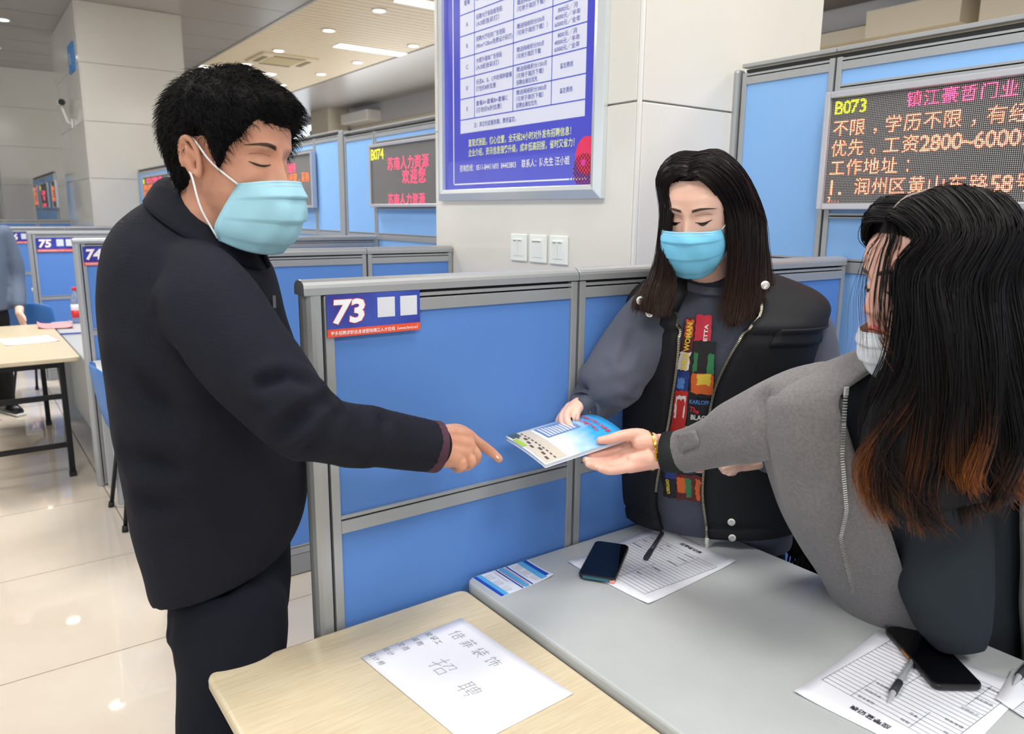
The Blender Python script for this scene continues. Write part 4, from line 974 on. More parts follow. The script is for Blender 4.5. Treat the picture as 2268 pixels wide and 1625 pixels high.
    for y, b, f, w in [(1170, 350, 640, .16), (1230, 368, 640, .165), (1300, 396, 640, .165), (1370, 394, 634, .16)]:
        dd = D + .13; R.append(ring(A((b + f)/2, y, dd), RH_*(f - b)/2*dd/FPX*.98, FH_*w*.85, 32, 2.3))
    tb.rings(R)
    legs = []
    for s in (-1, 1):
        dl = D + .14 + .085*s; k_ = 14*(s + 1)/2; P = [A(515 + k_, 1330, dl), A(516 + k_, 1420, dl), A(506 + k_, 1520, dl), A(500 + k_, 1625, dl)]
        P += [P[-1] - Z_*.2, np.array([*P[-1][:2], .05])]; legs.append(P[-1])
        limb(tb, P, [.108, .108, .1, .095, .09, .085], 22, 30)
    V, Nn, F_ = remesh(tb, .009, 4); V[:, 2] = np.maximum(V[:, 2], .03); V = wrinkle(V, Nn, .004, 8, 9, (1, 1, .5))
    V = crease(V, Nn, [(Cr((405, 1390, 1.53), (450, 1370, 1.49), (510, 1290, 1.47)), .014, .012), (Cr((410, 1430, 1.53), (460, 1420, 1.49), (480, 1500, 1.47)), .014, .010), (Cr((400, 1330, 1.54), (440, 1330, 1.51)), .012, .008)])
    surf('trousers', V, F_, m_navyt, e)
    for c in legs:
        c = np.array([c[0], c[1], 0])
        sh = MB(); R = []
        for t, w, h in ((-.09, .03, .06), (-.075, .04, .075), (0, .042, .085), (.08, .048, .06), (.15, .045, .045), (.185, .02, .025)):
            a = np.linspace(0, math.pi, 12); R.append(np.vstack([c + RH_*t + FH_*w*math.cos(q) + Z_*h*math.sin(q) for q in a]))
        sh.rings(R).build('shoe', mat('black shoe leather', (18, 18, 20), .3), e, smooth=True)
    # --- body: head, neck, hands as one mesh
    ps = math.radians(20); fw = RH_*math.cos(ps) - FH_*math.sin(ps); pt = math.radians(7)
    hd = Head(A(514, 520, 1.455), fw*math.cos(pt) - Z_*math.sin(pt), Z_*math.cos(pt) + fw*math.sin(pt), HS)
    bm_ = MB(); hd.skull(bm_); hd.ear(bm_, 1); hd.ear(bm_, -1)
    limb(bm_, [hd.w(np.array([0, -.018, .07])), hd.w(np.array([0, -.03, .02])), A(462, 510, D), A(455, 590, D)], [.062*HS, .064*HS, .075, .09], 24)
    hm = bm_
    limb(hm, [A(455, 590, D), A(455, 800, D), A(470, 1000, D)], [.09, .1, .1], 16)
    limb(hm, [A(455, 640, D), A(470, 680, 1.36), A(600, 850, 1.28), A(690, 930, 1.28), A(820, 968, 1.375)], [.05, .045, .042, .04, .038], 14)
    P = lambda *q: A(*q)
    hand_mesh(hm, [(P(958, 962, 1.47), .024), (P(957, 975, 1.462), .024), (P(957, 995, 1.455), .024), (P(958, 1008, 1.452), .023)],
              [P(1036, 966, 1.555), P(1040, 988, 1.54), P(1032, 1006, 1.52), P(1016, 1018, 1.50)],
              [[P(1070, 988, 1.585), P(1092, 1004, 1.60), P(1106, 1017, 1.605)], [P(1056, 1010, 1.545), P(1046, 1024, 1.57), P(1030, 1016, 1.575)], [P(1044, 1023, 1.52), P(1030, 1032, 1.55), P(1014, 1020, 1.56)], [P(1024, 1031, 1.495), P(1012, 1036, 1.53), P(1000, 1024, 1.545)]],
              [P(980, 962, 1.505), P(1012, 955, 1.56), P(1036, 962, 1.585), P(1055, 974, 1.59)], .0112)
    limb(hm, [P(880, 978, 1.42), P(958, 986, 1.46)], [.04, .037], 16)
    V, Nn, F_ = remesh(hm, .0026, 3)
    surf('body', V, F_, m_skin1, e)
    MB().tube([P(1099, 1010, 1.592), P(1106, 1016, 1.597)], [.006, .005], 8, flat=.4, ref=-FH_).build('fingernail', mat('nail', (232, 186, 168), .3), e, smooth=True)
    hd.eyes(e, mat('man brow', (86, 66, 58), .7), m_lash, 0., (1,), .85)
    rows = [(.0, .100, .112, .058, .056, .088), (.25, .080, .124, .064, .046, .066), (.5, .05, .126, .067, .034, .042), (.75, .014, .114, .068, .022, .016), (1., -.02, .084, .062, .026, -.004)]
    mk = hd.mask(e, m_mask, m_loop, rows, pleat=.007)
    # --- short hair
    def line(x, y, z):
        lim = np.interp(y, [-.1, -.075, -.05, -.032, -.022, .005, .016, .026, .042, .058, .07, .09], [.045, .05, .058, .085, .15, .152, .128, .105, .142, .158, .186, .178]); return z - lim
    def thick(x, y, z): return np.interp(z, [.05, .1, .15, .19, .235], [.006, .012, .014, .021, .026]) + .010*np.clip((y - .04)/.04, 0, 1)*np.clip((z - .16)/.03, 0, 1)
    cm, vs, K_ = hd.cap(line, thick)
    cm.build('hair_cap', m_hairb, e, smooth=True)
    rs = np.random.RandomState(2); ii, jj = np.nonzero(K_); pick = rs.randint(0, len(ii), 9000); L_ = []
    for q in pick:
        p = vs[ii[q], jj[q]] + rs.normal(size=3)*.0015; nn = unit([p[0]*1.25, p[1] + .005, max(p[2] - .12, 0)*1.3 + .003]); lowf = np.clip((.15 - p[2])/.05, 0, 1)
        flow = np.array([p[0]*2.5, .8 if p[1] > -.03 else -.2, -.6 if p[2] < .2 else -.15]) + rs.normal(size=3)*.28
        if p[1] > .06: flow = flow + np.array([0, .1, -.7])
        if p[1] < 0: flow = flow + np.array([0, -.1, -.8])*lowf
        flow = flow - nn*(flow@nn); d = unit(unit(flow) + nn*(.22 - .14*lowf)); ln = rs.uniform(.012, .024)*(1 - .5*lowf)
        L_.append([p - nn*.004, p + d*ln*.5 + nn*.001, p + d*ln + np.array([0, 0, -.001])])
    strands('hair', hd.w(np.array(L_)), .0007, .00018, m_hairb, e)
    return e
man()
# ================================================================== THE TWO WOMEN
m_sweat = mat('charcoal sweatshirt jersey', (86, 90, 103), .9, spec=.15, sheen=.1, bump=(800, .25))
m_vest = mat('black vest nylon', (24, 25, 29), .7, spec=.3, bump=(300, .2))
m_zip = mat('brass-toned zip teeth', (176, 168, 146), .35, metal=.8)
m_snap = mat('nickel snap', (214, 212, 206), .25, metal=.7)
m_blackt = mat('black trouser cloth', (17, 17, 20), .9)
m_hairw = hair_mat('long brown black hair', (27, 20, 19), (56, 36, 28), .55, .36)
def zipper(mb, pts, r=.0022, gap=.0042, nrm=None):
    P = spline(pts, 300); s_ = np.concatenate([[0], np.cumsum(np.linalg.norm(np.diff(P, axis=0), axis=1))]); n = int(s_[-1]/gap)
    for k in range(n):
        q = np.array([np.interp(k*gap, s_, P[:, i]) for i in range(3)]); q2 = np.array([np.interp(k*gap + gap*.5, s_, P[:, i]) for i in range(3)]); t = unit(q2 - q)
        a = unit(np.cross(t, nrm)); mb.obox(q, t*gap*.27, a*r*1.2, np.asarray(nrm)*r*.55)
def snap(p, n, r, parent):
    n = unit(n); u = unit(np.cross(n, Z_)); w = np.cross(n, u); a = np.linspace(0, 2*math.pi, 20, endpoint=False); c = np.outer(np.cos(a), u) + np.outer(np.sin(a), w)
    MB().rings([p + c*r, p + c*r + n*.0025, p + c*r*.62 + n*.003, p + c*r*.55 + n*.0012, p + c*r*.3 + n*.0012, p + c*r*.2 + n*.003]).build('snap_button', m_snap, parent, smooth=False)

def woman_vest():
    D = 2.04; base = at(1590, 1000, D - .12)
    e = empty('person', (*base[:2], 0), 0, 'masked woman in a black vest over a grey printed sweatshirt', 'person'); inv = -np.array([*base[:2], 0])
    SH = .12; A = lambda x, y, d: at(x, y, d - SH*np.clip((x - 1300)/60., 0, 1)) + inv
    DY = lambda y: D + .215*np.clip((y - 720)/440., 0, 1)
    yaw = math.radians(14); fw = -FH_*math.cos(yaw) - RH_*math.sin(yaw); sd = np.array([-fw[1], fw[0], 0])   # sd: image right
    if sd@RH_ < 0: sd = -sd
    # --- sweatshirt
    sb = MB(); R = []
    prof = [(606, 1592, 70, .07), (628, 1595, 112, .088), (655, 1598, 160, .105), (690, 1598, 182, .12), (740, 1594, 184, .132), (800, 1588, 178, .14), (880, 1580, 172, .14), (960, 1576, 170, .138), (1040, 1574, 172, .142), (1110, 1574, 174, .148), (1150, 1576, 172, .138), (1175, 1580, 168, .130), (1196, 1582, 160, .118)]
    for y, cx, hw, th in prof: R.append(ring(A(cx, y, DY(y)), sd*hw*(DY(y) - SH)/FPX, fw*th*.95, 40, 2.3))
    sb.rings(R)
    arm = [(1455, 690, 2.03, .075), (1430, 730, 2.02, .083), (1392, 785, 2.01, .083), (1356, 838, 1.985, .077), (1330, 873, 1.95, .066), (1312, 893, 1.91, .054), (1298, 900, 1.875, .046)]
    limb(sb, [A(x, y, d) for x, y, d, r in arm], [r for *_, r in arm], 22, 34)
    arm2 = [(1745, 680, 2.05, .07), (1775, 730, 2.05, .078), (1792, 810, 2.05, .078), (1790, 890, 2.02, .072), (1750, 965, 1.97, .062), (1700, 1005, 1.95, .052)]
    limb(sb, [A(x, y, d) for x, y, d, r in arm2], [r for *_, r in arm2], 22, 30)
    V, Nn, F_ = remesh(sb, .008, 8); V = wrinkle(V, Nn, .003, 10, 12)
    V = crease(V, Nn, [([A(1270, 870, 1.85), A(1330, 850, 1.9), A(1400, 860, 1.95)], .012, .012), ([A(1290, 850, 1.9), A(1350, 815, 1.92), A(1400, 815, 1.95)], .012, .010), ([A(1310, 915, 1.86), A(1360, 890, 1.9), (A(1400, 890, 1.95))], .012, .010), ([A(1400, 740, 1.94), A(1380, 800, 1.92)], .012, .008), ([A(1400, 1200, 1.92), A(1560, 1225, 1.9), A(1740, 1180, 1.94)], .006, .006)])
    surf('sweatshirt', V, F_, m_sweat, e)
    MB().tube([A(1310, 894, 1.90), A(1292, 903, 1.855)], [.047, .041], 22, cap=False).build('sleeve_cuff', m_sweat, e, smooth=True, solid=.004)
    # collar band and dark inner collar
    c0, c1 = ring(A(1583, 604, D - .02), sd*.088 + Z_*0, fw*.074 - Z_*.03, 36, 2.1), ring(A(1583, 616, D - .02), sd*.098, fw*.090 - Z_*.034, 36, 2.1)
    MB().grid(np.vstack([spline(np.stack([c0, (c0 + c1)/2 + [0, 0, .003], c1])[:, j], 6)[None] for j in list(range(36)) + [0]])).build('neck_band', m_sweat, e, smooth=True, solid=.006)
    i0, i1 = ring(A(1582, 588, D - .02), sd*.075, fw*.064 - Z_*.02, 36, 2.1), ring(A(1583, 606, D - .02), sd*.086, fw*.078 - Z_*.03, 36, 2.1)
    MB().grid(np.stack([np.vstack([i0, i0[:1]]), np.vstack([i1, i1[:1]])])).build('inner_collar', mat('navy undershirt', (34, 38, 54), .85), e, smooth=True, solid=.004)
    # --- open vest: a shell with a gap down the front
    VR = []; NA = 60
    vp = [(604, 1592, 92, .084, .66, .44), (622, 1597, 140, .104, .62, .38), (645, 1604, 184, .123, .52, .32), (672, 1606, 203, .14, .44, .25), (710, 1600, 196, .154, .40, .17), (760, 1592, 188, .160, .38, .07), (830, 1582, 184, .163, .38, .0), (910, 1576, 183, .163, .42, -.03), (990, 1572, 186, .166, .48, -.04), (1050, 1570, 188, .168, .52, -.04), (1095, 1571, 186, .170, .52, -.02), (1128, 1573, 182, .170, .48, -.02)]
    for y, cx, hw, th, gl, gr in vp:
        t = np.linspace(gr, 2*math.pi - gl, NA); c = A(cx, y, DY(y)); ex = 2.35
        sx, cz = np.sin(t), np.cos(t)
        VR.append(c + np.outer(np.sign(sx)*np.abs(sx)**(2/ex), sd*hw*(DY(y) - SH)/FPX*1.04) + np.outer(np.sign(cz)*np.abs(cz)**(2/ex), fw*th) + np.outer(np.clip(cz, 0, 1), Z_*(-.012 if y < 700 else .0)) + np.outer(np.cos(t - .2)*(.5 if y > 1060 else 0), Z_*(-.02)) + np.outer(sx*(y > 1060), Z_*.008))
    VR = np.array(VR); G = np.array([spline(VR[:, j], 60) for j in range(NA)]).transpose(1, 0, 2)
    n2 = G - np.mean(G, axis=1, keepdims=True); n2[..., 2] = 0; n2 /= np.linalg.norm(n2, axis=2, keepdims=True) + 1e-9
    Gf = wrinkle(G.reshape(-1, 3), n2.reshape(-1, 3), .0032, 9, 21).reshape(G.shape)
    v_ = np.linspace(0, 1, 60)[:, None]
    Gf += n2*(-.010*np.exp(-((v_ - .38)/.016)**2) + .006*np.exp(-((v_ - .355)/.02)**2) - .006*np.exp(-((v_ - .93)/.012)**2))[..., None]
    MB().grid(Gf).build('vest', m_vest, e, smooth=True, solid=.018)
    z_ = MB(); zipper(z_, Gf[6:, 0] + fw*.011, nrm=fw); z_.build('zipper', m_zip, e); z_ = MB(); zipper(z_, Gf[8:50, -1] + fw*.011, nrm=fw); z_.build('zipper', m_zip, e)
    zp = Gf[-1, 0] + fw*.014; MB().obox(zp - Z_*.004, sd*.005, fw*.003, Z_*.008).obox(zp - Z_*.026 + sd*.001, sd*.0042, fw*.0015, Z_*.014).build('zip_pull', m_snap, e, bevel=.001)
    for y in (1078, 1122):
        i = int(np.interp(y, [604, 1128], [0, 59])); snap(Gf[min(i, 58), 2] + fw*.010, fw, .0095, e)
    # pocket flap across the vest front
    for js, nm in (((3, 24), 'flap'), ((NA - 16, NA - 5), 'flap')):
        i0 = 21; gg = Gf[i0:i0 + 5, js[0]:js[1]] + n2[i0:i0 + 5, js[0]:js[1]]*.011; MB().grid(gg).build('pocket_flap', m_vest, e, smooth=True, solid=.005)
    # turned-back collar lapels with zip edge and snap
    for s in (1, -1):
        if s > 0: pts = [(1640, 590, 1.94), (1672, 612, 1.93), (1716, 640, 1.955), (1700, 652, 1.93), (1672, 662, 1.905), (1640, 650, 1.895), (1622, 630, 1.90)]
        else: pts = [(1520, 600, 1.94), (1480, 625, 1.93), (1424, 640, 1.93), (1430, 655, 1.915), (1465, 672, 1.90), (1500, 690, 1.89), (1520, 650, 1.895)]
        P = np.array([A(*p) for p in pts]) + fw*.006; c = P.mean(0) + fw*.016; m = MB(); rr = [P, P*.6 + c*.4 + fw*.004, P*.2 + c*.8 + fw*.004]
        m.rings(rr, cap=True).build('collar_lapel', m_vest, e, smooth=True, solid=.006)
        z_ = MB(); zipper(z_, (P[[2, 3, 4]] if s > 0 else P[[2, 3, 4]]) + fw*.006, nrm=fw, r=.003); z_.build('lapel_zip', m_snap, e)
        snap((A(1694, 630, 1.90) if s > 0 else A(1420, 664, 1.90)) + fw*.012, fw, .010, e)
        if s < 0: snap(A(1440, 692, 1.885) + fw*.012, fw, .009, e)
    # --- patchwork print on the sweatshirt front
    def front(u, v):     # u 0..1 across the opening, v 0..1 down the chest
        y = 686 + v*386; xl = np.interp(v, [0, .3, .6, .85, 1], [1520, 1500, 1488, 1462, 1470]); xr = np.interp(v, [0, .5, 1], [1592, 1580, 1574]); x = xl + (xr - xl)*u
        hw, th, cx = [np.interp(y, [p[0] for p in prof], [p[k] for p in prof]) for k in (2, 3, 1)]
        # on the ring: solve side offset
        Dq = DY(y); ctr = A(cx, y, Dq); off = (A(x, y, Dq - th) - ctr)@sd; q = np.clip(abs(off)/(hw*(Dq - SH)/FPX), 0, .98); return ctr + sd*off + fw*(th*.95*(1 - q**2.3)**(1/2.3) + .0065)
    cols = {'orange': (226, 104, 40), 'red': (200, 40, 34), 'yellow': (236, 206, 70), 'navy': (34, 58, 130), 'white': (232, 230, 226), 'black': (30, 28, 32), 'crimson': (214, 40, 66), 'green': (50, 128, 80), 'sky': (86, 138, 206), 'maroon': (96, 26, 26)}
    quilt = [(0, .32, .02, .30, 'maroon'), (.05, .28, .03, .12, 'orange'), (.0, .3, .20, .30, 'white'), (.34, .82, .0, .14, 'crimson'), (.34, 1., .14, .44, 'black'), (.40, .52, .20, .30, 'green'), (.78, .95, .20, .34, 'green'), (.40, .98, .31, .42, 'orange'), (.55, .9, .31, .37, 'yellow'),
             (0, .34, .30, .41, 'navy'), (.04, .22, .34, .40, 'sky'), (0, .36, .41, .72, 'red'), (.04, .3, .44, .56, 'white'), (.08, .26, .46, .60, 'red'), (.36, 1., .44, .60, 'black'), (.36, 1., .60, .84, 'white'), (.40, .66, .62, .74, 'navy'), (.46, .6, .66, .73, 'white'), (.72, .98, .60, .69, 'yellow'), (.38, .6, .74, .84, 'orange'), (.7, 1., .72, .84, 'orange'), (.74, .94, .70, .80, 'white'),
             (0, .36, .72, .90, 'black'), (.05, .26, .74, .86, 'yellow'), (.1, .34, .78, .90, 'navy'), (0, .3, .90, 1., 'black'), (.3, 1., .86, 1., 'maroon'), (.32, .5, .88, .96, 'orange'), (.5, .62, .88, .98, 'green'), (.7, .8, .88, .99, 'orange')]
    for u0, u1, v0, v1, cname in quilt:
        lift = quilt.index((u0, u1, v0, v1, cname))*.00012; n = 7
        rj = np.random.RandomState(int(u0*100 + v0*1000)); G = [[front(u0 + (u1 - u0)*i/n + .012*rj.normal()*(i in (0, n)), v0 + (v1 - v0)*j/n + .004*rj.normal()*(j in (0, n))) + fw*lift for i in range(n + 1)] for j in range(n + 1)]
        MB().grid(G).build('print_patch', mat('print ' + cname, cols[cname], .6), e, smooth=True)
    def pt(s, u, v, size, ang, cname, fit=None, bold=.03):
        """lettering wrapped on the chest; ang turns the reading direction from down-the-chest (0) to across (90)"""
        f_ = MB(); text(f_, s, (0, 0, 0), X_, Y_, size, bold=bold, fit=fit, lift=0.); m = MB()
        ca, sa = math.cos(math.radians(ang)), math.sin(math.radians(ang))
        m.add([front(u + (x*sa + y*ca)/.115, v + (x*ca - y*sa)/.46) + fw*.0052 for x, y, z in f_.v], f_.f); m.build('print_lettering', mat('print ' + cname, cols[cname], .6), e)
    def up_(s, u, v, size, cname, fit=None):
        f_ = MB(); text(f_, s, (0, 0, 0), X_, Y_, size, bold=.04, fit=fit, lift=0.); m = MB()
        m.add([front(u - y/.115, v - x/.46) + fw*.0052 for x, y, z in f_.v], f_.f); m.build('print_lettering', mat('print ' + cname, cols[cname], .6), e)
    up_('WILD WOMAN', .16, .30, .024, 'yellow', .118); up_('ETTA', .66, .135, .017, 'white')
    pt('KARLOFF', .40, .462, .014, 90, 'sky', .058); pt('The', .42, .50, .018, 78, 'crimson'); pt('BLACK', .46, .545, .017, 90, 'white', .056)
    pt('Vampire', .86, .62, .017, 0, 'crimson', .085); pt('Lover', .62, .66, .017, 0, 'crimson', .07); pt('oman', .14, .90, .016, 0, 'yellow')
    # --- trousers
    tb = MB(); hip = A(1582, 1215, D + .27)
    tb.rings([ring(hip + Z_*.08, sd*.185, fw*.13, 30), ring(hip, sd*.195, fw*.14, 30), ring(hip - Z_*.1, sd*.195, fw*.14, 30)])
    for s in (-1, 1):
        c = hip + sd*s*.095 - Z_*.08; limb(tb, [c, c - Z_*.3, c - Z_*.5, np.array([c[0], c[1], .06])], [.095, .085, .072, .06], 18)
        MB().tube([np.array([c[0], c[1], .035]), np.array([c[0], c[1], .035]) + fw*.12, np.array([c[0], c[1], .028]) + fw*.19], [.045, .045, .025], 12).build('shoe', mat('black shoe leather', (18, 18, 20), .3), e, smooth=True)
    V, Nn, F_ = remesh(tb, .012, 4); V[:, 2] = np.maximum(V[:, 2], .03); surf('trousers', V, F_, m_blackt, e)
    # --- body
    y2 = math.radians(30); hf = -FH_*math.cos(y2) - RH_*math.sin(y2); pt_ = math.radians(17)
    hd = Head(A(1552, 582, 1.945), hf*math.cos(pt_) - Z_*math.sin(pt_), Z_*math.cos(pt_) + hf*math.sin(pt_), 1.05)
    bm_ = MB(); hd.skull(bm_); hd.ear(bm_, 1); hd.ear(bm_, -1)
    limb(bm_, [hd.w(np.array([0, -.02, .07])), hd.w(np.array([0, -.03, .0])), A(1590, 630, D), A(1590, 700, D), A(1585, 900, D + .10)], [.055, .054, .06, .07, .06], 22)
    limb(bm_, [A(1590, 720, D), A(1440, 740, 2.03), A(1356, 838, 1.985), A(1312, 893, 1.91), A(1296, 901, 1.87)], [.05, .045, .04, .034, .031], 14)
    limb(bm_, [A(1590, 720, D), A(1770, 740, 2.05), A(1790, 890, 2.02), A(1750, 965, 1.97), A(1690, 1010, 1.95)], [.05, .045, .04, .036, .031], 14)
    P = A
    hand_mesh(bm_, [(P(1304, 886, 1.885), .021), (P(1298, 892, 1.88), .021), (P(1294, 898, 1.875), .021), (P(1291, 903, 1.87), .02)],
              [P(1272, 896, 1.845), P(1260, 903, 1.845), P(1252, 912, 1.85), P(1247, 920, 1.855)],
              [[P(1256, 918, 1.81), P(1258, 936, 1.79), P(1266, 946, 1.78)], [P(1246, 922, 1.815), P(1246, 938, 1.80), P(1254, 948, 1.79)], [P(1240, 928, 1.825), P(1240, 940, 1.815), P(1246, 948, 1.805)], [P(1238, 932, 1.835), P(1238, 940, 1.825), P(1244, 946, 1.815)]],
              [P(1294, 890, 1.87), P(1284, 898, 1.845), P(1277, 912, 1.825), P(1275, 930, 1.808)], .0098)
    hand_mesh(bm_, [(P(1690, 1000, 1.95), .02), (P(1690, 1006, 1.945), .02), (P(1690, 1012, 1.94), .02), (P(1690, 1018, 1.94), .02)],
              [P(1645, 1008, 1.925), P(1640, 1016, 1.92), P(1640, 1024, 1.918), P(1644, 1032, 1.918)],
              [[P(1615, 1014, 1.90), P(1600, 1024, 1.905), P(1612, 1032, 1.92)], [P(1610, 1024, 1.895), P(1598, 1034, 1.90), P(1612, 1040, 1.92)], [P(1614, 1034, 1.895), P(1604, 1042, 1.90), P(1616, 1044, 1.92)], [P(1622, 1040, 1.90), P(1614, 1046, 1.905), P(1626, 1046, 1.92)]],
              [P(1672, 1002, 1.93), P(1645, 1012, 1.90), P(1622, 1024, 1.885), P(1600, 1036, 1.88)], .0098)
    V, Nn, F_ = remesh(bm_, .0027, 3); surf('body', V, F_, m_skin2, e)
    MB().tube([P(1276, 919, 1.808), P(1275, 929, 1.798)], [.0062, .0055], 10, flat=.35, ref=-FH_).build('fingernail', mat('nail', (232, 186, 168), .3), e, smooth=True)
    hd.eyes(e, mat('woman brow', (70, 54, 50), .6), m_lash, .004, (1, -1), .75)
    hd.mask(e, m_mask2, m_loop, [(.0, .109, .112, .062, .048, .097), (.25, .09, .122, .067, .044, .08), (.5, .060, .122, .069, .038, .057), (.75, .026, .112, .064, .032, .034), (1., -.006, .088, .050, .030, .012)], pleat=.005)
    # --- long hair, centre parting
    def line(x, y, z): return z - np.interp(y, [-.1, -.06, .0, .03, .055, .07, .085], [.03, .05, .10, .15, .196, .212, .222])
    cm, vs, K_ = hd.cap(line, lambda x, y, z: np.interp(z, [.05, .15, .235], [.012, .012, .015])*np.interp(y, [.02, .07], [1, .45])*(1 - .6*math.exp(-(x/.004)**2)*(z > .17)))
    cm.build('hair_cap', m_hairw, e, smooth=True)
    W_ = lambda *p: hd.w(np.array(p))
    top = lambda y: (.0, y, float(np.interp(y, [-.09, -.04, .0, .04, .06, .075], [.18, .235, .25, .244, .232, .214])))
    left = [[W_(*top(.072)), W_(.022, .078, .218), W_(.048, .07, .192), A(1486, 460, 1.835), A(1480, 520, 1.85), A(1484, 590, 1.87), A(1490, 640, 1.865), A(1476, 700, 1.855)],
            [W_(*top(.06)), W_(.035, .064, .234), W_(.068, .05, .20), A(1478, 460, 1.86), A(1472, 540, 1.87), A(1468, 610, 1.875), A(1458, 655, 1.87), A(1452, 698, 1.86)],
            [W_(*top(.03)), W_(.042, .035, .246), W_(.080, .025, .205), A(1470, 465, 1.90), A(1464, 550, 1.905), A(1450, 615, 1.9), A(1430, 655, 1.885), A(1425, 690, 1.88)],
            [W_(*top(.0)), W_(.045, .0, .248), W_(.086, .0, .2), A(1470, 470, 1.96), A(1462, 560, 1.955), A(1440, 620, 1.94), A(1415, 655, 1.92), A(1406, 685, 1.91)]]
    long_hair('hair_lock', left, m_hairw, e, 1500, 24, .004, seed=4, wave=.002)
    right = [[W_(*top(.075)), W_(-.022, .08, .218), W_(-.052, .068, .188), A(1606, 460, 1.815), A(1616, 520, 1.83), A(1617, 580, 1.85), A(1610, 640, 1.86), A(1602, 700, 1.858)],
             [W_(*top(.065)), W_(-.036, .066, .234), W_(-.074, .048, .195), A(1634, 460, 1.83), A(1640, 530, 1.84), A(1634, 600, 1.855), A(1628, 660, 1.86), A(1618, 722, 1.85)],
             [W_(*top(.045)), W_(-.042, .046, .244), W_(-.084, .025, .20), A(1658, 465, 1.86), A(1662, 540, 1.865), A(1656, 610, 1.87), A(1652, 665, 1.87), A(1642, 712, 1.86)],
             [W_(*top(.015)), W_(-.046, .015, .248), W_(-.090, -.005, .2), A(1678, 470, 1.91), A(1682, 545, 1.91), A(1680, 610, 1.905), A(1676, 655, 1.895), A(1668, 700, 1.885)],
             [W_(*top(-.02)), W_(-.044, -.03, .242), W_(-.088, -.045, .19), A(1688, 470, 1.965), A(1696, 545, 1.965), A(1704, 600, 1.955), A(1714, 640, 1.945), A(1714, 672, 1.94)]]
    long_hair('hair_lock', right, m_hairw, e, 2200, 24, .004, seed=6, wave=.002)
    backh = [[W_(*top(-.02)), W_(.07, -.05, .2), A(1480, 480, 2.01), A(1475, 580, 2.02), A(1470, 640, 2.05)], [W_(*top(-.06)), W_(0, -.115, .15), A(1590, 480, 2.10), A(1590, 600, 2.13), A(1590, 680, 2.17)], [W_(*top(-.02)), W_(-.07, -.06, .2), A(1690, 480, 2.03), A(1700, 580, 2.04), A(1715, 640, 2.07)]]
    long_hair('hair_lock', backh, m_hairw, e, 500, 20, .004, seed=8)
    return e
woman_vest()
m_coat = mat('grey wool coat cloth', (112, 109, 110), .95, spec=.15, sheen=.25, bump=(260, .55), vary=(160, (126, 122, 122), .8))
m_shirt = mat('dark slate shirt cloth', (38, 44, 50), .85, spec=.2, bump=(700, .2))
m_rib = mat('black ribbed cuff', (28, 34, 36), .9, bump=(160, .6, 'X'))
m_hair3 = hair_mat('long wavy black hair with auburn ends', (15, 13, 15), (140, 80, 36), .62)
m_gold = mat('gold', (232, 178, 66), .22, metal=1.)
m_masku = mat('pale grey mask fabric', (206, 214, 222), .75, bump=(700, .15))
